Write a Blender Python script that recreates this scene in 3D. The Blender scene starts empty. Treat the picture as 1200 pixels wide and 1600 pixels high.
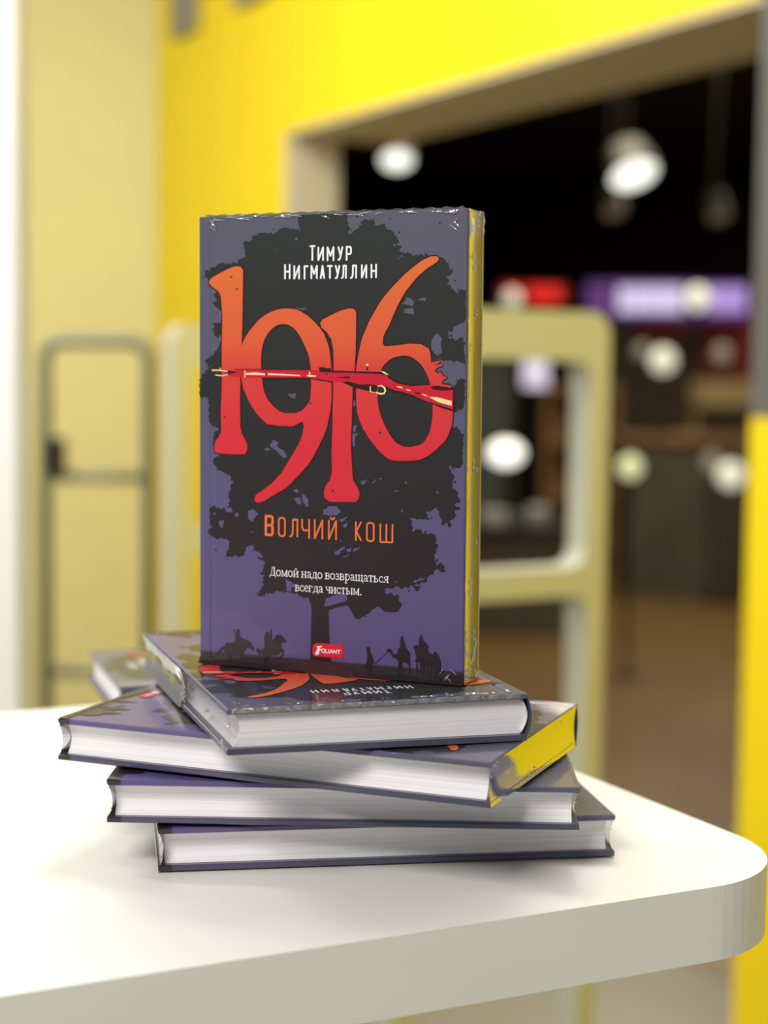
import bpy, math, random
from mathutils import Vector, Matrix
from mathutils.geometry import delaunay_2d_cdt

# ------------------------------------------------------------------ camera, world, lights, exposure
SC = bpy.context.scene
COL = SC.collection
TABLE_Z = 1.22                      # height of the display table top
EYE = 0.2198                        # lens height above the table top
F_PX, PITCH, ROLL = 2648.5, 0.0831, 0.0127
cp, sp, cr, sr = math.cos(PITCH), math.sin(PITCH), math.cos(ROLL), math.sin(ROLL)
R0, U0, F0 = Vector((1, 0, 0)), Vector((0, sp, cp)), Vector((0, cp, -sp))
RX, UX = R0 * cr + U0 * sr, U0 * cr - R0 * sr
cam_d = bpy.data.cameras.new('camera')
cam = bpy.data.objects.new('camera', cam_d)
COL.objects.link(cam)
m = Matrix.Identity(4)
for i in range(3):
    m[i][0], m[i][1], m[i][2] = RX[i], UX[i], -F0[i]
m[2][3] = TABLE_Z + EYE
cam.matrix_world = m
cam_d.sensor_fit = 'VERTICAL'
cam_d.sensor_height = 24.0
cam_d.sensor_width = 18.0
cam_d.lens = F_PX / 1600 * 24.0
cam_d.clip_start = 0.02
cam_d.dof.use_dof = True
cam_d.dof.focus_distance = 0.735
cam_d.dof.aperture_fstop = 3.45
SC.camera = cam

vs = SC.view_settings
vs.view_transform = 'Standard'
vs.look = 'None'
vs.gamma = 1.0
vs.exposure = 0.0
vs.use_curve_mapping = False
try:
    SC.cycles.use_denoising = True
except Exception:
    pass

W = bpy.data.worlds.new('world')
SC.world = W
W.use_nodes = True
W.node_tree.nodes['Background'].inputs[0].default_value = (1.0, 0.98, 0.93, 1)
W.node_tree.nodes['Background'].inputs[1].default_value = 0.32


def area_light(name, loc, target, sx, sy, power, color=(1, 0.97, 0.92)):
    l = bpy.data.lights.new(name, 'AREA')
    l.shape = 'RECTANGLE'
    l.size, l.size_y = sx, sy
    l.energy = power
    l.color = color
    o = bpy.data.objects.new(name, l)
    COL.objects.link(o)
    o.location = loc
    o.rotation_euler = (Vector(target) - Vector(loc)).to_track_quat('-Z', 'Y').to_euler()
    return o


# the shop's ceiling panels (above the frame), then the added fill lights
area_light('ceiling_panel_front', (-0.75, -0.75, 2.75), (-0.1, 0.7, 1.3), 0.9, 0.7, 37)
area_light('ceiling_panel_behind_table', (0.1, 2.0, 3.2), (0.0, 1.9, 0), 1.0, 0.6, 32)
area_light('ceiling_panel_right', (1.2, 1.6, 3.2), (1.5, 3.0, 1.0), 1.0, 0.6, 12)
area_light('entrance_wall_fill', (-1.7, 3.9, 3.35), (-1.3, 4.6, 0), 1.4, 0.9, 116)  # unseen fill, added to brighten the yellow and cream walls
area_light('column_fill', (-1.5, 1.6, 3.2), (-1.1, 3.6, 1.6), 0.9, 0.5, 48)  # extra fill aimed at the white column, no fixture of the shop
area_light('mall_floor_fill', (0.9, 8.5, 3.6), (0.9, 8.5, 0), 2.0, 2.0, 110, (1, 0.85, 0.6))  # added inside the mall to lift its brown floor out of the dark
area_light('mall_floor_fill_far', (2.2, 12.0, 3.6), (2.2, 12.0, 0), 2.0, 2.0, 60, (1, 0.85, 0.65))  # second added fill, for the farther part of the mall


# ------------------------------------------------------------------ helpers
def at(px, py, d):
    """The point at depth d (metres forward) seen along one direction of the photograph."""
    X, Y = (px - 600) / F_PX, -(py - 800) / F_PX
    v = RX * X + UX * Y + F0
    return Vector((0, 0, TABLE_Z + EYE)) + v * (d / v.y)


def on_z(px, py, z):
    X, Y = (px - 600) / F_PX, -(py - 800) / F_PX
    v = RX * X + UX * Y + F0
    return Vector((0, 0, TABLE_Z + EYE)) + v * ((z - TABLE_Z - EYE) / v.z)


def lin(c):
    return tuple((x / 255 / 12.92) if x / 255 <= 0.04045 else ((x / 255 + 0.055) / 1.055) ** 2.4 for x in c) + (1,)


def mat(name, rgb, rough=0.5, coat=0.0, metal=0.0, emit=None, power=0.0, noise=0.0, scale=30.0, bump=0.0, spec=0.5):
    """Principled material; noise varies the colour a little, bump adds fine relief."""
    M = bpy.data.materials.new(name)
    M.use_nodes = True
    nt = M.node_tree
    b = nt.nodes['Principled BSDF']
    b.inputs['Base Color'].default_value = lin(rgb)
    b.inputs['Roughness'].default_value = rough
    b.inputs['Coat Weight'].default_value = coat
    b.inputs['Coat Roughness'].default_value = 0.06
    b.inputs['Metallic'].default_value = metal
    b.inputs['Specular IOR Level'].default_value = spec
    if emit:
        b.inputs['Emission Color'].default_value = lin(emit)
        b.inputs['Emission Strength'].default_value = power
    if noise or bump:
        tc = nt.nodes.new('ShaderNodeTexCoord')
        n = nt.nodes.new('ShaderNodeTexNoise')
        n.inputs['Scale'].default_value = scale
        n.inputs['Detail'].default_value = 4
        nt.links.new(tc.outputs['Object'], n.inputs['Vector'])
        if noise:
            r = nt.nodes.new('ShaderNodeValToRGB')
            a = lin(rgb)
            r.color_ramp.elements[0].color = tuple(x * (1 - noise) for x in a[:3]) + (1,)
            r.color_ramp.elements[1].color = tuple(min(1, x * (1 + noise)) for x in a[:3]) + (1,)
            r.color_ramp.elements[0].position = 0.3
            r.color_ramp.elements[1].position = 0.7
            nt.links.new(n.outputs['Fac'], r.inputs['Fac'])
            nt.links.new(r.outputs['Color'], b.inputs['Base Color'])
        if bump:
            bp = nt.nodes.new('ShaderNodeBump')
            bp.inputs['Strength'].default_value = bump
            bp.inputs['Distance'].default_value = 0.002
            nt.links.new(n.outputs['Fac'], bp.inputs['Height'])
            nt.links.new(bp.outputs['Normal'], b.inputs['Normal'])
    return M


def inside(p, poly):
    c = False
    for i in range(len(poly)):
        x0, y0, x1, y1 = poly[i - 1][0], poly[i - 1][1], poly[i][0], poly[i][1]
        if (y0 > p[1]) != (y1 > p[1]) and p[0] < (x1 - x0) * (p[1] - y0) / (y1 - y0) + x0:
            c = not c
    return c


class MB:
    """Collects geometry for ONE mesh object."""

    def __init__(self):
        self.v, self.f, self.m = [], [], []

    def face(self, pts, mi=0):
        b = len(self.v)
        self.v += [tuple(p) for p in pts]
        self.f.append(tuple(range(b, b + len(pts))))
        self.m.append(mi)

    def box(self, lo, hi, mi=0, fr=None):
        (x0, y0, z0), (x1, y1, z1) = lo, hi
        c = [Vector(p) for p in ((x0, y0, z0), (x1, y0, z0), (x1, y1, z0), (x0, y1, z0), (x0, y0, z1), (x1, y0, z1), (x1, y1, z1), (x0, y1, z1))]
        if fr:
            c = [fr @ p for p in c]
        b = len(self.v)
        self.v += [tuple(p) for p in c]
        for q in ((3, 2, 1, 0), (4, 5, 6, 7), (0, 1, 5, 4), (1, 2, 6, 5), (2, 3, 7, 6), (3, 0, 4, 7)):
            self.f.append(tuple(b + i for i in q))
            self.m.append(mi)

    def poly(self, loops, fn, mi=0):
        """flat polygon (outer loop, then holes); fn maps 2D to 3D"""
        flat, edges = [], []
        for l in loops:
            n0 = len(flat)
            flat += [Vector((p[0], p[1])) for p in l]
            edges += [(n0 + i, n0 + (i + 1) % len(l)) for i in range(len(l))]
        size = max(max(abs(p.x), abs(p.y)) for p in flat)
        co, _, tris, *_ = delaunay_2d_cdt(flat, edges, [], 0, size * 1e-6)
        b = len(self.v)
        self.v += [tuple(fn(p)) for p in co]
        for t in tris:
            a, c, d = (co[i] for i in t)
            s = (c.x - a.x) * (d.y - a.y) - (c.y - a.y) * (d.x - a.x)
            if abs(s) < size * size * 1e-10:
                continue
            g = ((a.x + c.x + d.x) / 3, (a.y + c.y + d.y) / 3)
            if not inside(g, loops[0]) or any(inside(g, l) for l in loops[1:]):
                continue
            self.f.append(tuple(b + i for i in (t if s > 0 else t[::-1])))
            self.m.append(mi)

    def prism(self, loops, fa, fb, mi=0):
        """solid between the polygon mapped by fa and the same mapped by fb (fb on the outside)"""
        self.poly([l[::-1] for l in loops], lambda p: fa(p), mi)
        n0 = len(self.f)
        self.poly(loops, lambda p: fb(p), mi)
        for l in loops:
            for i in range(len(l)):
                p, q = l[i], l[(i + 1) % len(l)]
                self.face([fa(p), fa(q), fb(q), fb(p)], mi)

    def tube(self, pts, r, n=10, mi=0, cap=True):
        pts = [Vector(p) for p in pts]
        rings, ref = [], None
        for i, p in enumerate(pts):
            t = (pts[min(i + 1, len(pts) - 1)] - pts[max(i - 1, 0)]).normalized()
            if ref is None:
                ref = t.orthogonal().normalized()
            ref = (ref - t * ref.dot(t)).normalized()
            bi = t.cross(ref)
            rr = r[i] if isinstance(r, (list, tuple)) else r
            b = len(self.v)
            for k in range(n):
                a = 2 * math.pi * k / n
                self.v.append(tuple(p + ref * math.cos(a) * rr + bi * math.sin(a) * rr))
            rings.append(b)
        for a, b in zip(rings, rings[1:]):
            for k in range(n):
                self.f.append((a + k, a + (k + 1) % n, b + (k + 1) % n, b + k))
                self.m.append(mi)
        if cap:
            self.f.append(tuple(rings[0] + k for k in range(n))[::-1])
            self.f.append(tuple(rings[-1] + k for k in range(n)))
            self.m += [mi, mi]

    def lathe(self, prof, c, n=20, mi=0):
        """profile of (radius, height) turned about the vertical through c"""
        b = len(self.v)
        for r, z in prof:
            for k in range(n):
                a = 2 * math.pi * k / n
                self.v.append((c[0] + r * math.cos(a), c[1] + r * math.sin(a), c[2] + z))
        for j in range(len(prof) - 1):
            for k in range(n):
                self.f.append((b + j * n + k, b + j * n + (k + 1) % n, b + (j + 1) * n + (k + 1) % n, b + (j + 1) * n + k))
                self.m.append(mi)

    def grid(self, nu, nv, fn, mi=0):
        b = len(self.v)
        for i in range(nu + 1):
            for j in range(nv + 1):
                self.v.append(tuple(fn(i / nu, j / nv)))
        for i in range(nu):
            for j in range(nv):
                q = b + i * (nv + 1) + j
                self.f.append((q, q + nv + 1, q + nv + 2, q + 1))
                self.m.append(mi)

    def build(self, name, mats, parent=None, smooth=False, bevel=0.0, local=None):
        me = bpy.data.meshes.new(name)
        me.from_pydata(self.v, [], self.f)
        mats = mats if isinstance(mats, (list, tuple)) else [mats]
        for M in mats:
            me.materials.append(M)
        me.polygons.foreach_set('material_index', self.m)
        if smooth:
            me.polygons.foreach_set('use_smooth', [True] * len(self.f))
        me.update()
        o = bpy.data.objects.new(name, me)
        COL.objects.link(o)
        if parent:
            o.parent = parent
            if local is None:
                # geometry was given in world space: keep it there
                o.matrix_parent_inverse = parent.matrix_basis.inverted()
        if bevel:
            bv = o.modifiers.new('bevel', 'BEVEL')
            bv.width, bv.segments, bv.limit_method = bevel, 3, 'ANGLE'
        return o


def tag(o, label, cat, group=None):
    o['label'] = label
    o['category'] = cat
    if group:
        o['group'] = group
    return o


def thing(name, loc, label, cat, group=None, rz=0.0):
    o = bpy.data.objects.new(name, None)
    o.empty_display_size = 0.02
    COL.objects.link(o)
    o.location = loc
    o.rotation_euler = (0, 0, rz)
    return tag(o, label, cat, group)


def struct(name, mb, mats, **k):
    o = mb.build(name, mats, **k)
    o['kind'] = 'structure'
    return o


def copy_tree(o, parent=None):
    c = o.copy()
    COL.objects.link(c)
    if parent:
        c.parent = parent
    for ch in list(o.children):
        copy_tree(ch, c)
    return c


# ------------------------------------------------------------------ materials of the shop
M_yellow = mat('yellow_wall_paint', (243, 213, 0), 0.45, noise=0.02, scale=3)
M_khaki = mat('cream_wall_paint', (222, 210, 140), 0.7, noise=0.02, scale=3)
M_white_col = mat('white_column_paint', (243, 244, 240), 0.6, noise=0.015, scale=4)
M_soffit = mat('beige_soffit_paint', (226, 214, 176), 0.6, noise=0.03, scale=4)
M_grey_jamb = mat('grey_jamb_panel', (100, 100, 92), 0.4, noise=0.03, scale=5)
M_table = mat('white_table_laminate', (236, 235, 228), 0.38, noise=0.012, scale=12)
M_edge = mat('table_edge_band', (244, 243, 230), 0.4, noise=0.012, scale=12)
M_shop_floor = mat('grey_shop_floor', (120, 115, 95), 0.35, noise=0.08, scale=2)
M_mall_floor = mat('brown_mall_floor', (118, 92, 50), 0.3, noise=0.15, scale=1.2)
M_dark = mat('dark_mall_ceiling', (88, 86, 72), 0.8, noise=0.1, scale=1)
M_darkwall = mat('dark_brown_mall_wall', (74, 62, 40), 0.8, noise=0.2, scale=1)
M_gate_front = mat('cream_gate_plastic', (200, 194, 134), 0.4, noise=0.02, scale=8)
M_gate_side = mat('pale_gate_plastic', (196, 196, 176), 0.4, noise=0.02, scale=8)
M_tube = mat('grey_green_steel_tube', (118, 120, 100), 0.4, noise=0.04, scale=20)
M_black = mat('black_plastic', (28, 28, 26), 0.4, noise=0.1, scale=40)
M_signgrey = mat('grey_sign_letter', (134, 132, 118), 0.5, noise=0.03, scale=10)

# ------------------------------------------------------------------ setting: floor, entrance wall, mall
A0 = at(444, 212, 5.7582)
A0.z = 0.0
WD = Vector((0.4644, -0.8856, 0))         # along the entrance wall, towards the camera's right
ND = Vector((0.8856, 0.4644, 0))          # out of the shop, into the mall
WM = Matrix(((WD.x, ND.x, 0, A0.x), (WD.y, ND.y, 0, A0.y), (0, 0, 1, 0), (0, 0, 0, 1)))   # (s, n, z) frame of that wall
LINTEL = TABLE_Z + EYE + 0.78


def wall_s(px, py=579):
    """distance along the entrance wall's face at which one direction meets it"""
    p = at(px, py, 1.0)
    d = Vector((p.x, p.y, 0))
    # d*t = A0 + WD*s
    det = d.x * (-WD.y) + WD.x * d.y
    t = (A0.x * (-WD.y) + WD.x * A0.y) / det
    return (d * t - A0).dot(WD)


S_L, S_R = wall_s(245, 300), wall_s(1184, 300)
b = MB(); b.box((-4.5, -2.2, -0.05), (4.5, 7.2, 0.0))
struct('floor', b, M_shop_floor)
b = MB(); b.box((S_L, 0, 0), (0, 0.2, 3.7), fr=WM)
struct('wall_back', b, M_yellow)
b = MB(); b.box((0, 0, LINTEL + 0.012), (S_R - 0.02, 0.41, 3.7), fr=WM)
struct('wall_lintel', b, M_yellow)
b = MB(); b.box((0, 0.005, LINTEL), (S_R + 0.3, 0.415, LINTEL + 0.012), fr=WM)
struct('trim_1', b, M_soffit)                                     # the opening's underside
b = MB(); b.box((-0.0, 0.003, 0.0), (0.012, 0.2, LINTEL), fr=WM)
struct('trim_2', b, M_soffit)                                     # the opening's far jamb
STEP = TABLE_Z + EYE - 0.09
b = MB(); b.box((S_R, 0, 0), (S_R + 2.6, 0.12, STEP), fr=WM); b.box((S_R + 0.35, 0, STEP), (S_R + 2.6, 0.12, 1.85), fr=WM)
struct('wall_right', b, M_yellow)
b = MB(); b.box((S_R, 0.0, STEP), (S_R + 0.35, 0.12, 3.7), fr=WM); b.box((S_R + 0.35, 0.0, 1.85), (S_R + 2.6, 0.12, 3.7), fr=WM)
struct('wall_right_upper', b, M_grey_jamb)

E0 = A0 + WD * S_L
b = MB(); b.box((-3.4, E0.y + 0.02, 0), (E0.x + 0.12, E0.y + 0.2, 3.7))
struct('wall_left', b, M_khaki)
b = MB()
cx = at(46, 550, 3.72).x
b.box((cx - 0.6, 3.6, 0), (cx, 3.72, 3.7))
struct('column', b, M_white_col, bevel=0.01)

# the mall outside: floor, ceiling and dark walls
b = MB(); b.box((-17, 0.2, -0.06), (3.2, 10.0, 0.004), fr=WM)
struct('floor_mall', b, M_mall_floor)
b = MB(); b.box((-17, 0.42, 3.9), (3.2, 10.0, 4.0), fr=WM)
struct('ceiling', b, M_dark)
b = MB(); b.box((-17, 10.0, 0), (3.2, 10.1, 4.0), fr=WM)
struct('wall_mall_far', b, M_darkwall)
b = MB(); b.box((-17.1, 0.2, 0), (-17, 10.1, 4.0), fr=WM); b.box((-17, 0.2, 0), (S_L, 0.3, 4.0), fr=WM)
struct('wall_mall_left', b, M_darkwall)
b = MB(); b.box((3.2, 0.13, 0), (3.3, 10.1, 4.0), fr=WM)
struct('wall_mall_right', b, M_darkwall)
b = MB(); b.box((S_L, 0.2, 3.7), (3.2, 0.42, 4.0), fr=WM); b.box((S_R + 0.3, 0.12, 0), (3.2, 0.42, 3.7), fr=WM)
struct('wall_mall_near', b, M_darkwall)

# ------------------------------------------------------------------ the display table
TU = Vector((0.895, 0.446, 0)); TV = Vector((-0.446, 0.895, 0))
T0 = on_z(600, 1465, TABLE_Z)
T0.z = 0
TM = Matrix(((TU.x, TV.x, 0, T0.x), (TU.y, TV.y, 0, T0.y), (0, 0, 1, 0), (0, 0, 0, 1)))
corner_r = on_z(905, 1207, TABLE_Z); corner_r.z = 0
TW = (corner_r - T0).dot(TU)              # right edge along TU
TD = (on_z(150, 1102, TABLE_Z) - Vector((T0.x, T0.y, TABLE_Z))).dot(TV)
TT = 0.033
table = thing('display_table', T0 + TU * (TW - 0.45) + TV * TD / 2, 'white display table with thick rounded top under the stack of books', 'table')


def rounded_rect(x0, y0, x1, y1, r, n=12):
    out = []
    for cx_, cy_, a0 in ((x1 - r, y1 - r, 0), (x0 + r, y1 - r, 90), (x0 + r, y0 + r, 180), (x1 - r, y0 + r, 270)):
        for k in range(n + 1):
            a = math.radians(a0 + 90 * k / n)
            out.append((cx_ + r * math.cos(a), cy_ + r * math.sin(a)))
    return out


b = MB()
lp = rounded_rect(TW - 0.95, 0, TW, TD, 0.062, 16)
b.prism([lp], lambda p: TM @ Vector((p[0], p[1], TABLE_Z - TT)), lambda p: TM @ Vector((p[0], p[1], TABLE_Z)))
b.m = [0 if abs(sum(b.v[i][2] for i in f) / len(f) - TABLE_Z) < 1e-4 else 1 for f in b.f]
b.build('table_top', [M_table, M_edge], table, bevel=0.0025)
for lx in (TW - 0.86, TW - 0.46):
    for ly in (0.06, TD - 0.14):
        b = MB(); b.box((lx, ly, 0), (lx + 0.045, ly + 0.045, TABLE_Z - TT), fr=TM)
        b.build('leg', M_table, table, bevel=0.004)

# ------------------------------------------------------------------ the book: art (millimetres from the cover's top left)
BW, BH, BT, BB = 0.132, 0.206, 0.0206, 0.0026
SLOPE = 0.006                    # the boards draw together a little towards the fore-edge
HW, HH = BW / 2, BH / 2


def zfront(x):
    return BT - SLOPE * max(0, x + HW - 0.009)


def zback(x):
    return SLOPE * max(0, x + HW - 0.009)


def print_mat(name, stops, rough=0.38, coat=0.45):
    """printed, film-laminated board: colours run along the cover's height (object y); a faint waviness of the wrap in the gloss"""
    M = bpy.data.materials.new(name)
    M.use_nodes = True
    nt = M.node_tree
    b = nt.nodes['Principled BSDF']
    b.inputs['Roughness'].default_value = rough
    b.inputs['Coat Weight'].default_value = coat
    b.inputs['Coat Roughness'].default_value = 0.05
    b.inputs['Coat IOR'].default_value = 1.5
    b.inputs['Specular IOR Level'].default_value = 0.25
    tc = nt.nodes.new('ShaderNodeTexCoord')
    if len(stops) == 1:
        b.inputs['Base Color'].default_value = lin(stops[0][1])
    else:
        sx = nt.nodes.new('ShaderNodeSeparateXYZ')
        nt.links.new(tc.outputs['Object'], sx.inputs[0])
        mr = nt.nodes.new('ShaderNodeMapRange')
        mr.inputs['From Min'].default_value = -HH
        mr.inputs['From Max'].default_value = HH
        nt.links.new(sx.outputs['Y'], mr.inputs['Value'])
        r = nt.nodes.new('ShaderNodeValToRGB')
        el = r.color_ramp.elements
        el[0].position, el[0].color = stops[0][0], lin(stops[0][1])
        el[1].position, el[1].color = stops[-1][0], lin(stops[-1][1])
        for p, c in stops[1:-1]:
            e = el.new(p)
            e.color = lin(c)
        nt.links.new(mr.outputs[0], r.inputs['Fac'])
        nt.links.new(r.outputs['Color'], b.inputs['Base Color'])
    n = nt.nodes.new('ShaderNodeTexNoise')
    n.inputs['Scale'].default_value = 22
    n.inputs['Detail'].default_value = 3
    nt.links.new(tc.outputs['Object'], n.inputs['Vector'])
    bp = nt.nodes.new('ShaderNodeBump')
    bp.inputs['Strength'].default_value = 0.10
    bp.inputs['Distance'].default_value = 0.004
    nt.links.new(n.outputs['Fac'], bp.inputs['Height'])
    nt.links.new(bp.outputs['Normal'], b.inputs['Coat Normal'])
    return M


M_sky = print_mat('cover_blue', [(0.0, (48, 40, 46)), (0.028, (50, 42, 48)), (0.032, (90, 79, 128)), (0.35, (91, 85, 126)), (0.7, (91, 89, 114)), (1.0, (93, 92, 110))])
M_back = print_mat('cover_back', [(0.0, (42, 38, 44)), (0.028, (46, 42, 48)), (0.032, (78, 74, 100)), (1.0, (78, 77, 96))])
M_tree = print_mat('cover_tree', [(0.0, (38, 28, 30)), (0.35, (40, 34, 36)), (0.6, (40, 40, 42)), (1.0, (46, 50, 48))])
M_ground = print_mat('cover_ground', [(0, (40, 30, 36))])
M_hill = print_mat('cover_hill', [(0, (58, 36, 40))])
M_digit = print_mat('cover_digits', [(0.0, (214, 40, 54)), (0.5, (216, 44, 58)), (0.66, (218, 62, 58)), (0.72, (222, 92, 56)), (0.9, (226, 112, 56)), (1.0, (226, 112, 56))])
M_rim = print_mat('cover_digit_rim', [(0, (62, 16, 22))])
M_rifle = print_mat('cover_rifle', [(0, (206, 24, 52))])
M_rifledark = print_mat('cover_rifle_dark', [(0, (44, 16, 22))])
M_cream = print_mat('cover_cream', [(0, (250, 226, 160))])
M_white = print_mat('cover_white', [(0, (244, 244, 246))])
M_orange = print_mat('cover_orange', [(0, (238, 116, 62))])
M_logo = print_mat('cover_logo_red', [(0, (212, 34, 50))])
COVER = [M_sky, M_tree, M_ground, M_hill, M_digit, M_rim, M_rifle, M_rifledark, M_cream, M_white, M_orange, M_logo]

ONE=[(20.0,22.6),(22.4,23.0),(23.6,24.4),(23.5,33.9),(23.2,49.8),(22.9,57.8),(22.2,72.9),(22.0,84.7),(22.2,95.3),(23.0,98.5),(24.2,100.4),(25.8,103.3),(25.7,105.9),(24.3,107.7),(17.9,107.9),(11.7,107.7),(9.0,107.2),(8.6,105.1),(9.2,102.1),(10.8,100.4),(12.3,97.7),(12.1,87.5),(12.7,74.1),(12.6,60.5),(13.0,44.5),(12.1,35.9),(10.9,33.8),(7.5,31.6),(6.1,30.0),(6.6,28.4),(8.1,27.3),(14.2,24.5),(17.8,23.1)]
NINE=[(43.5,41.9),(46.8,41.9),(50.3,42.2),(53.3,43.5),(56.2,45.1),(59.7,48.0),(62.1,50.4),(64.2,53.0),(65.6,56.1),(66.8,59.5),(67.4,62.8),(68.0,68.3),(68.1,74.5),(68.1,80.7),(67.7,86.5),(66.0,94.3),(64.6,97.8),(63.2,100.7),(60.9,104.9),(58.9,108.4),(56.3,111.9),(51.6,116.8),(45.7,122.3),(38.6,126.3),(33.8,129.1),(31.4,129.6),(29.7,129.3),(29.6,127.7),(30.2,126.0),(33.8,123.8),(38.6,120.4),(43.3,115.5),(48.0,108.5),(52.1,102.0),(53.8,97.8),(54.4,94.6),(54.0,92.2),(52.0,93.1),(49.0,94.5),(41.9,94.4),(35.9,93.7),(33.5,91.9),(31.1,89.8),(26.8,84.0),(25.0,80.4),(23.7,77.7),(22.9,74.5),(22.5,71.3),(22.4,63.1),(22.7,59.4),(23.6,56.7),(25.1,54.1),(27.2,51.4),(31.9,46.6),(34.6,44.8),(37.3,43.5),(40.3,42.5)]
NINEH=[(43.9,48.8),(42.1,48.9),(40.3,49.6),(38.0,51.1),(36.2,53.0),(34.7,55.4),(33.8,57.7),(33.1,60.4),(32.7,66.5),(33.4,73.9),(33.9,77.0),(34.6,79.7),(36.1,82.6),(38.3,84.9),(40.4,86.7),(42.5,88.0),(45.4,88.7),(50.8,88.4),(53.1,87.5),(54.9,86.2),(57.5,83.0),(57.8,79.3),(58.0,76.2),(57.9,69.4),(57.3,65.0),(56.4,61.8),(55.2,59.2),(53.7,56.4),(52.2,54.0),(50.7,51.9),(48.6,50.1),(46.2,49.0)]
ONEB=[(76.2,42.1),(78.5,42.2),(79.7,43.2),(79.9,44.2),(79.9,52.4),(79.8,60.2),(79.3,68.2),(78.4,76.4),(78.1,88.9),(77.7,101.9),(78.1,109.6),(78.7,116.9),(79.3,118.4),(81.1,121.0),(82.1,123.5),(81.7,125.9),(80.3,127.4),(71.9,127.8),(67.5,127.8),(64.9,126.3),(64.5,124.2),(65.2,121.0),(67.4,118.3),(68.5,114.6),(68.2,105.8),(68.6,94.3),(68.8,83.8),(69.0,75.0),(69.1,66.2),(68.9,60.2),(67.9,55.6),(65.6,52.4),(63.0,50.4),(62.4,48.3),(63.8,46.7),(70.1,43.9),(73.3,42.7)]
SIX=[(115.1,20.1),(118.1,20.1),(118.9,21.2),(118.1,22.4),(115.7,23.9),(113.5,25.1),(110.5,27.4),(108.1,29.6),(103.7,34.6),(101.8,37.4),(99.9,40.7),(98.0,44.5),(96.1,48.9),(94.1,52.2),(93.0,54.5),(92.7,57.5),(93.9,58.7),(98.4,58.3),(105.1,57.5),(110.6,57.7),(114.5,59.5),(115.4,62.0),(115.7,65.8),(117.3,65.3),(120.6,64.5),(118.7,66.0),(116.8,67.1),(120.1,66.3),(121.5,66.8),(118.5,67.8),(117.4,69.3),(118.8,70.3),(120.1,69.6),(121.2,71.3),(123.2,72.0),(121.3,73.1),(120.7,74.9),(124.6,75.3),(126.5,79.3),(126.4,83.9),(125.8,86.9),(125.9,89.9),(125.6,92.5),(123.8,97.1),(122.7,99.1),(121.1,100.7),(118.7,103.0),(116.2,104.9),(114.0,106.4),(111.3,107.6),(108.0,108.3),(104.6,108.5),(101.3,108.6),(97.9,108.5),(96.2,108.0),(94.5,107.1),(92.2,105.3),(90.0,103.1),(87.4,100.3),(85.4,97.5),(83.3,94.5),(81.9,91.4),(80.7,87.8),(80.2,83.7),(80.1,78.0),(79.9,69.7),(80.7,64.8),(81.8,59.1),(82.7,55.5),(84.3,51.9),(86.2,47.8),(88.7,43.7),(91.2,39.6),(94.2,36.1),(97.3,32.8),(100.3,30.0),(103.6,27.0),(106.9,24.5),(111.3,21.6)]
SIXH=[(104.0,62.6),(101.8,62.7),(99.6,63.1),(97.1,63.9),(95.1,65.2),(93.5,66.7),(92.4,68.3),(91.7,70.6),(91.2,73.7),(90.7,77.8),(90.5,81.4),(90.9,85.0),(91.8,88.3),(93.2,91.6),(94.7,94.4),(96.1,96.7),(97.8,99.0),(99.5,100.7),(101.5,101.7),(103.4,102.3),(105.9,102.4),(108.4,102.0),(110.7,101.4),(112.3,100.4),(113.7,98.6),(115.0,96.3),(115.8,93.7),(116.3,91.1),(116.6,87.6),(116.6,84.0),(116.1,78.5),(115.1,73.9),(114.1,71.4),(112.7,68.9),(111.3,66.8),(109.6,65.3),(108.0,64.1),(106.3,63.2)]
RIFLE=[(13.9,70.5),(17.6,70.0),(20.3,69.6),(24.9,69.2),(41.7,69.0),(57.0,69.2),(62.3,69.5),(67.8,70.2),(77.0,70.2),(90.7,70.6),(94.6,71.0),(96.4,72.4),(99.7,74.4),(102.5,75.3),(106.4,75.5),(115.3,74.9),(120.2,76.0),(126.1,78.2),(126.4,86.4),(124.2,86.0),(116.5,83.0),(113.2,82.2),(107.6,79.9),(102.0,78.3),(98.7,77.8),(93.0,75.5),(85.1,75.3),(77.1,75.0),(73.7,74.7),(67.9,74.2),(67.0,74.4),(59.4,72.9),(41.7,73.0),(23.7,72.8),(17.6,72.3),(13.9,72.0)]
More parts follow.
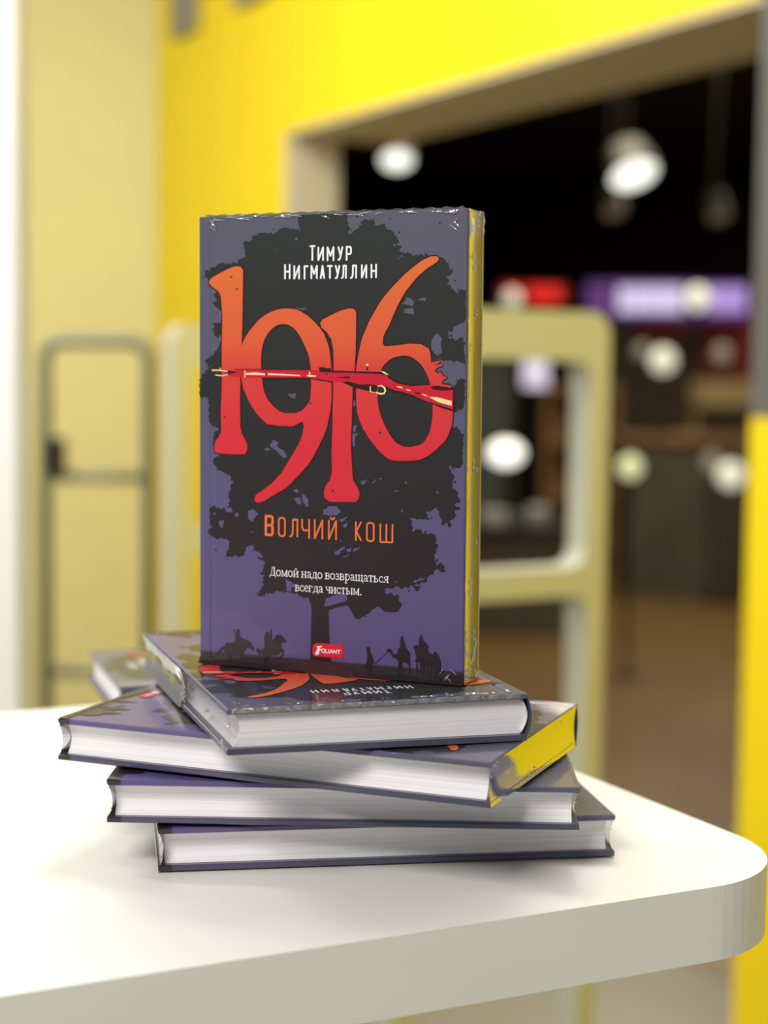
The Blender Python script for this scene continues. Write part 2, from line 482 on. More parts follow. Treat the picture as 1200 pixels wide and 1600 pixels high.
RDARK=[
[(61.7,68.2),(63.7,67.9),(65.8,68.4),(67.8,68.3),(67.8,69.4),(79.3,69.6),(90.7,69.8),(92.9,69.5),(95.5,71.0),(94.7,71.2),(90.7,70.7),(77.0,70.3),(67.8,70.2),(62.3,70.1)],
[(73.4,74.5),(76.5,74.1),(81.7,75.4),(86.8,75.3),(90.8,75.8),(90.2,77.8),(89.1,78.9),(85.1,78.0),(79.4,76.9)],
[(115.6,76.3),(118.6,75.5),(125.7,76.6),(125.7,77.4),(120.8,77.6),(116.4,77.2)],
[(116.5,83.0),(120.9,84.2),(125.8,85.6),(125.8,86.4),(120.9,85.2),(116.6,83.5)],
[(19.4,69.0),(57.0,69.0),(57.0,69.3),(19.4,69.3)],
[(33.1,72.8),(57.4,72.7),(68.1,74.2),(68.1,74.7),(57.1,73.1),(33.1,73.2)],
[(93.0,75.6),(98.7,77.8),(103.1,78.6),(107.6,80.0),(113.2,82.3),(112.9,82.7),(107.1,80.4),(102.0,78.9),(98.1,78.3)],
[(34.2,71.2),(36.0,70.8),(36.3,71.6),(34.8,71.7)],
[(70.2,72.4),(76.5,71.9),(77.4,72.3),(76.5,72.9)],
[(108.1,78.3),(110.9,78.8),(110.9,79.5),(108.4,79.0)],
[(94.7,71.3),(99.7,73.8),(106.4,75.3),(115.3,74.7),(115.3,75.2),(106.4,75.9),(99.7,74.7),(95.8,72.6)],
[(15.8,69.7),(20.3,70.2),(20.3,70.6),(15.8,71.4),(14.5,70.9)],
[(85.1,67.6),(85.8,67.6),(85.8,69.2),(85.1,69.2)],
[(126.0,78.1),(126.6,78.4),(126.7,86.8),(126.1,86.4)]]
CREAM=[
[(25.2,70.8),(29.7,70.5),(35.1,71.0),(35.1,71.7),(25.2,71.6)],
[(36.3,70.8),(41.7,71.0),(52.4,71.5),(53.0,72.0),(41.7,71.7),(36.3,71.6)],
[(7.5,69.4),(11.8,69.3),(11.8,68.5),(12.2,68.5),(12.2,69.5),(15.9,70.0),(15.8,70.4),(11.5,69.9),(7.5,70.0)],
[(9.3,71.6),(13.3,71.9),(15.8,71.3),(15.8,71.8),(13.3,72.4),(9.3,72.1)],
[(24.4,69.8),(24.9,69.8),(24.9,72.8),(24.4,72.8)],
[(57.0,70.0),(57.6,70.1),(57.8,71.5),(60.6,71.7),(60.6,72.1),(57.4,72.3),(55.9,71.9),(55.9,71.5),(57.1,71.4)],
[(114.8,80.5),(118.6,80.5),(125.5,82.1),(125.5,84.1),(123.3,83.7),(119.2,82.6)],
[(99.5,75.9),(102.0,76.2),(102.7,77.0),(100.3,76.5)],
[(104.2,77.2),(106.5,77.7),(106.2,78.1),(104.5,77.7)],
[(85.0,66.3),(86.0,66.3),(86.0,67.3),(85.0,67.3)],
[(91.8,69.5),(93.5,69.6),(95.9,71.0),(94.6,71.0)],
[(111.2,79.0),(113.1,79.5),(114.8,80.4),(112.6,79.9)],
[(86.8,76.2),(87.3,76.2),(87.3,78.4),(89.2,78.7),(89.2,79.0),(86.8,78.7)]]
GUARD=[
[(90.5,75.8),(92.5,75.5),(94.2,76.5),(94.7,78.0),(93.9,79.6),(91.9,79.8),(89.7,79.1),(89.6,78.6),(90.8,78.8),(92.5,79.1),(93.5,78.8),(93.9,78.0),(93.3,76.8),(92.2,76.1),(90.8,76.3)]]
TREE=[(51.2,0.2),(52.0,5.5),(52.3,7.1),(49.4,7.3),(47.0,6.2),(45.0,6.6),(42.3,6.4),(40.5,7.6),(38.2,9.1),(36.4,8.0),(33.4,7.9),(31.0,8.1),(28.6,9.1),(27.7,11.2),(23.5,12.2),(24.4,13.8),(24.2,15.9),(25.4,18.6),(22.7,19.6),(20.9,19.8),(20.3,21.1),(17.2,21.1),(10.8,22.1),(8.7,23.1),(5.0,24.1),(3.8,25.7),(3.2,27.3),(5.6,28.4),(6.3,31.1),(10.6,34.0),(8.8,35.9),(9.1,38.0),(7.9,39.1),(10.0,41.2),(11.9,42.3),(14.4,45.5),(13.4,47.1),(10.7,47.7),(8.2,48.5),(7.6,51.4),(9.2,54.1),(11.1,54.6),(12.3,53.0),(12.3,56.7),(9.0,61.6),(5.9,63.7),(3.4,65.4),(4.0,66.1),(5.9,69.4),(1.6,71.5),(0.7,74.2),(0.7,81.3),(2.9,81.8),(4.8,85.0),(5.7,86.0),(5.8,91.4),(7.3,95.1),(11.1,96.7),(8.6,98.9),(7.4,101.1),(8.3,106.4),(11.8,108.5),(7.4,110.8),(11.2,115.8),(15.2,117.0),(18.0,120.1),(16.2,125.0),(16.8,128.8),(15.0,133.2),(7.6,132.5),(6.4,133.6),(5.5,139.6),(7.7,141.7),(4.3,144.0),(5.8,145.3),(8.9,146.8),(12.0,147.1),(15.1,147.3),(16.4,148.8),(16.7,151.5),(14.2,153.5),(14.6,155.4),(16.1,155.8),(18.2,154.9),(20.7,155.2),(25.0,154.0),(24.3,152.2),(24.3,151.1),(26.8,150.4),(28.6,148.5),(29.2,150.8),(28.6,152.2),(31.0,152.1),(32.8,153.1),(33.8,154.9),(29.8,155.1),(34.1,155.9),(35.0,157.0),(34.1,160.5),(32.6,162.4),(34.4,163.4),(33.2,165.6),(34.2,166.6),(33.0,169.4),(30.6,171.4),(31.8,172.7),(34.2,172.3),(35.1,170.3),(36.6,170.8),(39.0,171.2),(39.6,169.8),(42.0,169.9),(42.6,169.1),(45.0,170.0),(48.6,170.6),(53.3,171.2),(55.7,172.0),(57.2,172.9),(58.1,174.7),(58.5,177.3),(58.4,181.0),(58.1,192.7),(57.8,200.1),(58.2,201.3),(68.6,200.5),(67.4,188.1),(67.2,180.0),(66.9,177.3),(67.5,176.7),(69.0,176.1),(72.4,174.9),(76.5,174.0),(77.6,175.5),(80.0,179.6),(81.4,180.0),(82.9,179.6),(83.4,178.5),(85.1,178.7),(85.4,177.4),(87.4,176.7),(88.5,175.1),(91.4,173.6),(93.6,175.0),(94.2,175.7),(97.6,175.7),(99.3,175.7),(100.4,175.3),(102.1,175.2),(101.5,174.2),(102.6,171.3),(101.2,169.8),(100.9,168.3),(97.5,167.4),(97.5,166.7),(94.7,166.6),(94.9,165.3),(97.5,164.9),(99.7,164.2),(103.1,165.3),(105.3,163.9),(108.1,163.7),(108.7,164.9),(110.7,165.3),(111.5,164.0),(108.7,163.1),(113.1,161.8),(114.2,160.7),(115.8,158.6),(118.6,156.4),(120.2,154.8),(120.2,156.5),(123.2,156.4),(123.5,155.6),(122.6,153.6),(121.8,151.6),(121.3,153.2),(119.6,153.8),(118.2,152.3),(117.9,150.3),(118.4,146.7),(119.8,144.6),(118.7,143.6),(118.6,140.0),(112.3,139.8),(111.1,137.8),(107.8,139.0),(107.2,137.5),(108.3,134.9),(106.1,134.0),(112.7,133.8),(118.2,133.2),(114.4,132.8),(115.5,131.5),(113.2,130.1),(116.6,129.9),(118.7,128.6),(120.4,131.8),(121.0,133.8),(121.9,135.8),(123.5,134.7),(124.9,137.2),(126.0,136.4),(125.4,134.6),(127.0,133.0),(128.1,132.0),(128.0,129.4),(129.4,127.8),(127.7,127.3),(129.6,125.2),(129.0,123.2),(127.9,120.7),(125.7,119.8),(125.7,117.3),(127.3,115.7),(125.6,113.2),(124.5,109.7),(127.2,110.6),(129.4,111.0),(131.0,108.0),(131.1,95.9),(129.7,94.9),(127.5,93.4),(125.9,94.0),(125.8,86.9),(131.2,85.3),(131.5,72.2),(129.4,71.7),(127.3,73.8),(126.7,75.8),(124.0,74.8),(118.6,74.9),(115.2,69.3),(115.7,65.8),(118.4,63.8),(116.8,64.3),(123.9,64.7),(131.2,65.7),(131.4,59.9),(130.3,55.4),(128.1,54.9),(125.9,55.9),(124.8,53.4),(123.2,52.4),(125.9,51.9),(125.8,49.9),(129.1,48.4),(131.2,47.4),(131.7,43.9),(131.6,34.9),(129.9,33.9),(128.3,34.4),(127.6,36.6),(126.2,35.3),(125.1,34.3),(123.4,32.3),(122.6,31.8),(123.9,30.8),(122.8,29.3),(124.5,28.1),(125.2,25.8),(123.3,25.3),(122.8,22.8),(120.6,21.2),(116.7,20.2),(112.3,19.1),(109.0,19.8),(104.0,18.2),(100.2,18.3),(101.2,16.3),(99.5,13.8),(100.1,12.3),(97.8,10.7),(96.1,8.6),(92.2,5.5),(89.9,5.7),(87.7,4.1),(84.0,3.2),(81.4,4.9),(82.3,6.2),(79.8,7.5),(76.4,10.5),(75.8,8.9),(76.3,7.1),(74.6,3.5),(75.4,1.5),(75.2,0.3)]
BRGAP=[
[(65.7,171.6),(68.9,170.3),(72.4,168.8),(75.8,169.1),(76.4,170.9),(75.3,172.3),(72.4,173.2),(68.9,174.3),(65.7,175.3),(64.6,174.8),(65.4,173.2)]]
HOLES=[
[(39.0,100.8),(41.4,101.8),(40.8,103.9),(44.4,105.4),(46.2,108.5),(44.4,109.1),(41.4,106.5),(39.0,105.0),(37.2,103.5)],
[(34.8,104.9),(37.2,104.5),(37.2,105.9),(35.4,105.9)],
[(46.5,80.0),(50.7,79.7),(50.1,81.0),(50.4,82.1),(47.7,81.8)],
[(49.3,122.7),(51.7,123.1),(51.7,124.7),(49.9,124.2)],
[(49.3,126.9),(52.3,126.3),(53.2,129.4),(51.7,129.7)],
[(53.5,124.6),(56.4,126.6),(57.1,130.8),(55.3,130.4),(53.5,126.7)],
[(103.7,37.4),(106.5,38.2),(107.6,40.2),(106.5,41.3),(101.5,40.2),(102.9,39.2)],
[(102.7,42.5),(107.1,42.3),(107.4,44.8),(102.7,44.3)],
[(109.5,38.0),(113.1,38.0),(112.6,39.0),(109.8,39.0)],
[(78.5,94.3),(80.5,93.0),(79.9,96.1),(78.8,96.6)],
[(77.9,97.2),(81.1,96.8),(79.7,98.7),(79.7,102.8),(78.6,102.9)],
[(82.7,118.3),(85.6,117.2),(84.5,119.3),(83.0,119.8)],
[(87.9,118.6),(90.1,116.7),(89.6,118.1),(88.4,119.1)],
[(91.2,116.5),(92.9,116.6),(92.4,117.3)],
[(98.6,121.6),(101.4,121.5),(100.3,122.3)],
[(103.6,117.5),(105.0,118.0),(104.2,118.8)],
[(26.0,133.8),(29.0,132.6),(31.5,134.7),(29.7,136.4),(28.5,138.6),(26.6,137.6)],
[(14.1,132.7),(17.5,132.6),(18.1,134.7),(14.4,134.3)],
[(10.7,139.4),(13.2,138.2),(13.5,140.9),(12.0,142.6)],
[(19.3,135.2),(21.1,134.6),(21.2,136.2),(19.6,136.8)],
[(26.7,142.9),(29.1,142.8),(27.9,143.7)],
[(64.1,131.7),(67.3,130.0),(70.8,129.8),(72.8,132.1),(70.3,134.0),(66.8,133.9),(64.4,133.8)],
[(72.0,135.5),(76.0,134.3),(74.3,136.5),(72.6,136.5)],
[(73.8,138.0),(76.1,136.9),(76.1,138.2),(74.4,139.6)],
[(69.8,150.3),(75.0,147.4),(75.0,148.4),(71.6,151.2),(69.9,151.9)],
[(75.6,148.9),(78.5,148.0),(77.9,149.6),(76.2,150.2)],
[(78.8,148.8),(82.8,147.3),(82.2,148.3),(79.1,149.8)],
[(73.9,152.2),(77.9,150.9),(76.8,151.7),(74.5,152.7)],
[(102.1,130.0),(102.9,130.0),(103.0,131.3),(102.1,131.1)],
[(106.1,133.7),(107.7,133.3),(107.7,134.0),(106.4,134.2)],
[(108.1,161.1),(112.5,159.6),(112.0,160.6),(108.7,162.1)],
[(99.1,161.7),(100.8,162.1),(100.3,162.6)],
[(94.1,166.9),(97.5,166.4),(96.4,167.8),(94.7,167.6)],
[(2.9,81.8),(5.4,82.3),(5.7,84.9),(2.3,85.0)],
[(78.3,82.1),(79.8,82.6),(79.5,85.2),(78.4,85.0)],
[(45.5,163.8),(48.5,165.2),(51.5,166.6),(48.0,167.9),(45.3,167.0)],
[(46.2,166.4),(48.5,167.9),(48.0,170.1),(45.6,169.1)],
[(116.6,54.2),(118.3,52.9),(120.5,54.9),(120.0,58.0),(121.1,61.0),(118.4,63.0),(115.6,60.0),(115.6,56.0)],
[(50.3,41.2),(53.2,42.0),(55.6,41.5),(54.4,42.6),(52.1,43.6)],
[(14.3,44.7),(18.0,44.7),(18.6,45.8),(15.6,46.9)]]
GROUND=[(0.7,202.7),(10.2,202.9),(16.8,203.7),(25.3,203.2),(37.2,203.4),(45.1,202.5),(48.0,202.7),(50.4,201.2),(55.3,200.8),(58.7,199.7),(57.8,199.7),(68.2,200.2),(72.3,201.4),(77.1,201.9),(81.3,203.8),(86.7,204.4),(97.4,203.7),(109.4,203.2),(123.8,202.4),(131.5,201.7),(132,206),(0,206)]
HILL=[(48.0,202.7),(50.4,201.3),(55.3,200.8),(58.7,199.7),(57.8,199.9),(68.2,200.3),(72.3,201.5),(77.2,202.3),(79.9,203.9),(79.2,206.6),(70.3,206.9),(60.7,206.7),(56.5,206.6),(54.8,205.2),(45.1,204.7)]
FIG=[
[(7.6,200.6),(8.9,201.4),(10.4,200.2),(11.2,198.6),(12.2,197.6),(13.4,197.3),(14.7,195.4),(19.2,194.8),(19.5,193.1),(19.2,190.9),(18.7,188.7),(18.9,188.4),(19.6,190.4),(20.2,190.6),(20.2,188.8),(21.1,188.3),(21.9,188.7),(21.7,190.5),(22.0,192.0),(23.7,192.7),(24.5,193.3),(26.2,193.4),(27.7,194.6),(29.2,196.7),(29.0,197.9),(28.0,197.5),(26.5,196.7),(25.2,197.1),(23.8,199.4),(24.0,200.7),(25.3,201.5),(26.1,203.8),(25.6,203.9),(24.8,201.9),(23.0,200.8),(23.8,203.6),(23.0,203.6),(22.3,201.3),(21.3,200.5),(17.8,200.4),(17.5,203.4),(16.5,203.7),(16.2,200.8),(15.5,203.6),(15.0,203.6),(14.7,201.0),(13.7,199.7),(13.3,198.2),(11.7,199.6),(10.7,201.5),(8.7,202.0)],
[(30.2,197.1),(31.5,196.3),(32.7,197.4),(33.5,197.1),(34.4,196.3),(34.7,193.7),(34.4,191.1),(35.1,190.1),(35.4,189.0),(36.1,188.7),(36.8,189.1),(36.9,189.8),(37.4,191.3),(37.9,187.7),(38.3,187.7),(38.2,191.2),(38.8,192.3),(40.1,191.1),(40.5,190.0),(41.8,189.6),(43.0,189.6),(44.5,190.8),(45.9,192.6),(45.2,193.4),(44.0,192.5),(43.3,193.5),(43.3,195.7),(44.5,196.2),(44.5,198.6),(43.1,200.3),(40.6,200.9),(40.4,200.5),(42.4,199.9),(43.6,198.5),(42.8,197.2),(41.9,198.8),(39.6,199.2),(37.7,199.6),(36.5,200.6),(36.2,203.3),(35.5,203.4),(35.2,200.7),(34.7,203.4),(34.2,203.5),(34.0,200.3),(33.0,198.9),(32.2,198.3),(32.7,200.4),(32.0,200.9),(31.7,199.2),(30.5,198.4)],
[(85.9,192.3),(86.7,191.8),(87.6,192.4),(87.6,193.7),(88.6,195.8),(90.0,199.4),(89.2,198.9),(88.3,200.7),(88.6,203.9),(86.7,204.1),(86.0,201.8),(84.5,201.3),(86.0,199.1),(86.3,195.9),(86.0,193.8)],
[(95.6,192.7),(97.0,191.9),(98.3,192.8),(98.8,194.0),(100.7,194.2),(101.0,192.0),(102.1,191.0),(102.1,188.0),(102.6,186.0),(103.6,185.9),(103.8,187.5),(104.6,189.3),(104.9,190.8),(107.0,193.4),(107.1,202.4),(106.2,202.5),(106.4,198.6),(104.7,197.6),(103.4,197.7),(103.4,203.6),(102.8,203.7),(102.6,199.0),(102.0,203.7),(101.1,203.8),(101.4,197.2),(100.0,196.1),(98.4,195.6),(97.3,193.8),(96.0,193.6)],
[(108.2,190.2),(109.9,189.5),(110.9,189.7),(111.2,187.3),(111.7,185.0),(112.6,184.9),(113.0,186.8),(114.1,188.0),(115.5,189.4),(115.5,191.5),(116.8,192.9),(117.8,193.2),(118.1,191.9),(119.4,191.8),(120.8,193.8),(121.6,196.2),(121.6,201.8),(120.5,201.9),(120.2,198.7),(119.6,202.0),(118.6,202.0),(118.2,197.7),(117.3,202.1),(116.6,202.2),(116.2,197.8),(115.4,202.0),(114.7,202.1),(114.6,197.7),(113.7,202.1),(113.0,202.2),(112.9,197.5),(112.3,201.9),(111.7,202.0),(111.6,197.0),(110.6,197.1),(110.7,201.8),(109.7,201.9),(110.0,196.8),(109.0,196.9),(110.0,195.3),(109.3,192.3)],
[(90.0,199.2),(96.0,193.5),(96.1,193.7),(90.1,199.5)]]
LOGO=[(59.3,194.3),(59.5,193.2),(60.5,192.3),(61.5,192.1),(74.0,191.9),(74.7,192.6),(74.5,197.2),(73.8,198.2),(60.2,198.1),(59.2,197.4)]
LOGOF=[
[(60.9,193.7),(64.0,193.1),(63.9,193.8),(62.7,194.0),(62.8,194.7),(63.6,194.7),(63.5,195.2),(62.6,195.4),(62.5,196.9),(61.7,197.5),(60.4,197.3),(60.4,197.0),(61.5,196.8),(61.9,194.1)],
[(61.4,194.9),(61.9,194.8),(61.8,196.1),(61.0,196.8),(60.5,196.6),(61.2,195.9)]]
AUTHOR=[('Т',57.4,59.5,14.5,20.6),('И',61.4,63.7,15.2,20.7),('М',65.9,68.8,15.2,20.9),('У',71.2,73.1,15.3,20.7),('Р',75.2,77.3,15.2,20.8),('Н',44.9,47.2,22.5,28.5),('И',49.5,51.9,23.1,28.6),('Г',54.6,56.2,23.3,28.7),('М',58.0,60.7,23.2,28.6),('А',62.6,64.3,23.3,28.6),('Т',66.1,68.1,23.4,28.6),('У',69.9,71.7,23.4,28.7),('Л',72.9,74.9,23.4,28.7),('Л',77.3,79.8,23.4,28.7),('И',82.6,84.7,23.3,28.7),('Н',87.2,89.4,23.2,28.6)]
TITLE=[('В',35.4,38.8,135.6,144.1),('О',42.0,45.1,136.1,144.3),('Л',47.7,51.4,136.6,144.3),('Ч',53.8,57.3,136.4,144.6),('И',60.1,63.9,136.4,144.6),('Й',67.1,70.7,136.4,144.6),('К',80.4,82.9,136.4,144.5),('О',85.8,89.1,136.5,144.6),('Ш',92.3,98.1,136.9,144.7)]
LOGOT=[('О',63.9,65.4,194.6,196.1),('L',65.8,66.8,194.5,196.2),('I',67.2,67.5,194.6,196.2),('A',67.9,69.3,194.6,196.1),('N',69.8,71.1,194.6,196.1),('T',71.4,73.2,194.6,196.1)]
QUOTE=[('Домой надо возвращаться', 37.3, 162.7, 96.5, 162.7), ('всегда чистым.', 50.2, 169.0, 83.6, 168.9)]


GLYPH = {
    'Т': [[(0, 1), (1, 1)], [(.5, 1), (.5, 0)]],
    'T': [[(0, 1), (1, 1)], [(.5, 1), (.5, 0)]],
    'И': [[(0, 1), (0, 0), (1, 1), (1, 0)]],
    'Й': [[(0, 1), (0, 0), (1, 1), (1, 0)], [(.25, 1.17), (.4, 1.09), (.6, 1.09), (.75, 1.17)]],
    'М': [[(0, 0), (0, 1), (.5, .35), (1, 1), (1, 0)]],
    'У': [[(0, 1), (.5, .4)], [(1, 1), (.5, .2), (.3, .02), (0, 0)]],
    'Р': [[(0, 0), (0, 1), (.8, 1), (1, .88), (1, .57), (.8, .45), (0, .45)]],
    'Н': [[(0, 0), (0, 1)], [(1, 0), (1, 1)], [(0, .5), (1, .5)]],
    'Г': [[(0, 0), (0, 1), (1, 1)]],
    'А': [[(0, 0), (.5, 1), (1, 0)], [(.2, .3), (.8, .3)]],
    'A': [[(0, 0), (.5, 1), (1, 0)], [(.2, .3), (.8, .3)]],
    'Л': [[(0, 0), (.2, .03), (.36, .2), (.4, 1), (1, 1), (1, 0)]],
    'В': [[(0, 0), (0, 1), (.85, 1), (1, .92), (1, .62), (.85, .52), (0, .52)], [(.85, .52), (1, .42), (1, .08), (.85, 0), (0, 0)]],
    'О': [[(.25, 0), (0, .1), (0, .9), (.25, 1), (.75, 1), (1, .9), (1, .1), (.75, 0), (.25, 0)]],
    'Ч': [[(0, 1), (0, .55), (.2, .42), (1, .42)], [(1, 1), (1, 0)]],
    'К': [[(0, 1), (0, 0)], [(1, 1), (.1, .5), (1, 0)]],
    'Ш': [[(0, 1), (0, 0), (1, 0), (1, 1)], [(.5, 1), (.5, 0)]],
    'L': [[(0, 1), (0, 0), (1, 0)]],
    'I': [[(.5, 1), (.5, 0)]],
    'N': [[(0, 0), (0, 1), (1, 0), (1, 1)]],
}
TH, TN = .17, .085               # thick and thin strokes of the serif face, in x-heights


def ring(cx_, rx, ry=.47):
    return [(cx_ + rx * math.cos(a), .5 + ry * math.sin(a)) for a in [math.pi * k / 8 for k in range(17)]]


def serif(x, y):
    return ([(x - .17, y), (x + .17, y)], TN)


SERIF = {
    'Д': (1.25, [([(.3, .05), (.55, 1.4)], TN), ([(.45, 1.42), (1.0, 1.42)], TN), ([(.9, 1.4), (.9, .05)], TH), ([(.02, .05), (1.18, .05)], TN), ([(.05, .05), (.05, -.28)], TN), ([(1.15, .05), (1.15, -.28)], TN)]),
    'о': (.98, [(ring(.46, .38), .13)]),
    'м': (1.3, [([(.2, 0), (.2, 1)], TN), ([(.2, 1), (.62, .08), (1.05, 1)], .12), ([(1.05, 1), (1.05, 0)], TH), serif(.2, .04), serif(1.05, .04), ([(.03, .96), (.25, .96)], TN), ([(1.0, .96), (1.2, .96)], TN)]),
    'й': (1.1, [([(.22, 0), (.22, 1)], TH), ([(.85, 0), (.85, 1)], TH), ([(.22, .1), (.85, .9)], TN), serif(.22, .04), serif(.85, .04), serif(.22, .96), serif(.85, .96), ([(.34, 1.42), (.45, 1.25), (.62, 1.25), (.73, 1.42)], TN)]),
    'и': (1.1, [([(.22, 0), (.22, 1)], TH), ([(.85, 0), (.85, 1)], TH), ([(.22, .1), (.85, .9)], TN), serif(.22, .04), serif(.85, .04), serif(.22, .96), serif(.85, .96)]),
    'н': (1.1, [([(.22, 0), (.22, 1)], TH), ([(.85, 0), (.85, 1)], TH), ([(.22, .5), (.85, .5)], TN), serif(.22, .04), serif(.85, .04), serif(.22, .96), serif(.85, .96)]),
    'а': (.9, [([(.12, .78), (.25, .95), (.5, .95), (.64, .8), (.64, .12), (.72, .03), (.84, .05)], .13), ([(.64, .56), (.3, .5), (.12, .34), (.12, .15), (.28, .03), (.5, .1), (.64, .28)], .11)]),
    'д': (1.1, [([(.28, .05), (.42, .95)], TN), ([(.3, .96), (.95, .96)], TN), ([(.82, .95), (.82, .05)], TH), ([(.02, .05), (1.05, .05)], TN), ([(.05, .05), (.05, -.28)], TN), ([(1.02, .05), (1.02, -.28)], TN)]),
    'в': (.95, [([(.22, 0), (.22, 1)], TH), ([(.05, .96), (.6, .96), (.74, .85), (.74, .65), (.6, .54), (.22, .54)], .1), ([(.6, .54), (.8, .42), (.8, .16), (.62, .04), (.05, .04)], .12)]),
    'з': (.8, [([(.1, .8), (.25, .95), (.5, .95), (.62, .8), (.55, .6), (.3, .54)], .11), ([(.5, .54), (.68, .4), (.66, .16), (.48, .04), (.22, .04), (.08, .2)], .12)]),
    'р': (1.02, [([(.24, -.5), (.24, 1)], TH), serif(.24, -.48), ([(.06, .96), (.24, .96)], TN), ([(.24, .8), (.45, .97), (.7, .92), (.86, .65), (.86, .36), (.7, .08), (.45, .02), (.24, .18)], .11)]),
    'щ': (1.55, [([(.22, 0), (.22, 1)], TH), ([(.74, 0), (.74, 1)], TH), ([(1.26, 0), (1.26, 1)], TH), ([(.05, .04), (1.48, .04)], TN), ([(1.46, .05), (1.46, -.28)], TN), serif(.22, .96), serif(.74, .96), serif(1.26, .96)]),
    'т': (.95, [([(.46, 0), (.46, 1)], TH), ([(.06, .96), (.86, .96)], TN), ([(.07, .96), (.07, .74)], TN), ([(.85, .96), (.85, .74)], TN), serif(.46, .04)]),
    'ь': (.95, [([(.22, 0), (.22, 1)], TH), serif(.22, .96), ([(.05, .04), (.6, .04), (.8, .18), (.8, .4), (.6, .54), (.22, .54)], .11)]),
    'с': (.85, [([(.74, .72), (.66, .9), (.45, .97), (.22, .85), (.1, .5), (.22, .14), (.45, .03), (.66, .08), (.78, .26)], .12)]),
    'я': (.98, [([(.76, 0), (.76, 1)], TH), serif(.78, .04), ([(.92, .96), (.4, .96), (.2, .84), (.2, .62), (.38, .5), (.76, .5)], .11), ([(.5, .5), (.18, .04), (.02, .04)], .1)]),
    'е': (.88, [([(.1, .54), (.76, .54), (.72, .82), (.46, .97), (.22, .86), (.1, .5), (.22, .14), (.46, .03), (.68, .08), (.78, .24)], .11)]),
    'г': (.85, [([(.22, 0), (.22, 1)], TH), ([(.06, .96), (.74, .96)], TN), ([(.73, .96), (.73, .72)], TN), serif(.22, .04)]),
    'ч': (1.05, [([(.22, 1), (.22, .6), (.35, .46), (.8, .46)], .12), ([(.82, 0), (.82, 1)], TH), serif(.22, .96), serif(.82, .96), serif(.82, .04)]),
    'ы': (1.35, [([(.22, 0), (.22, 1)], TH), serif(.22, .96), ([(.05, .04), (.56, .04), (.74, .18), (.74, .4), (.56, .54), (.22, .54)], .11), ([(1.12, 0), (1.12, 1)], TH), serif(1.12, .96), serif(1.12, .04)]),
    '.': (.45, [([(.18, .06), (.26, .06)], .2)]),
    ' ': (.42, []),
}


def cov(p, layer):
    """cover millimetres -> the book's own space, on print layer n above the front board"""
    x = p[0] / 1000 - HW
    return Vector((x, HH - p[1] / 1000, BT - SLOPE * (x + HW - 0.009) + layer * 0.00006))


def grow(poly, d):
    """outline pushed outwards by d"""
    n = len(poly)
    a = sum(poly[i - 1][0] * poly[i][1] - poly[i][0] * poly[i - 1][1] for i in range(n))
    s = 1 if a > 0 else -1
    out = []
    for i in range(n):
        p, q, r = poly[i - 1], poly[i], poly[(i + 1) % n]
        tx, ty = r[0] - p[0], r[1] - p[1]
        L = math.hypot(tx, ty) or 1
        out.append((q[0] + s * ty / L * d, q[1] - s * tx / L * d))
    return out


def ragged(poly, rnd, step=0.8, amp=0.75):
    """the leafy edge of the crown: the outline broken into small random teeth"""
    out = []
    n = len(poly)
    for i in range(n):
        (x0, y0), (x1, y1) = poly[i], poly[(i + 1) % n]
        L = math.hypot(x1 - x0, y1 - y0)
        k = max(1, int(L / step))
        trunk = y0 > 172 and y1 > 172
        for j in range(k):
            t = j / k
            a = 0 if (trunk or j == 0 and k == 1) else amp
            out.append((x0 + (x1 - x0) * t + rnd.uniform(-a, a), y0 + (y1 - y0) * t + rnd.uniform(-a, a)))
    return out


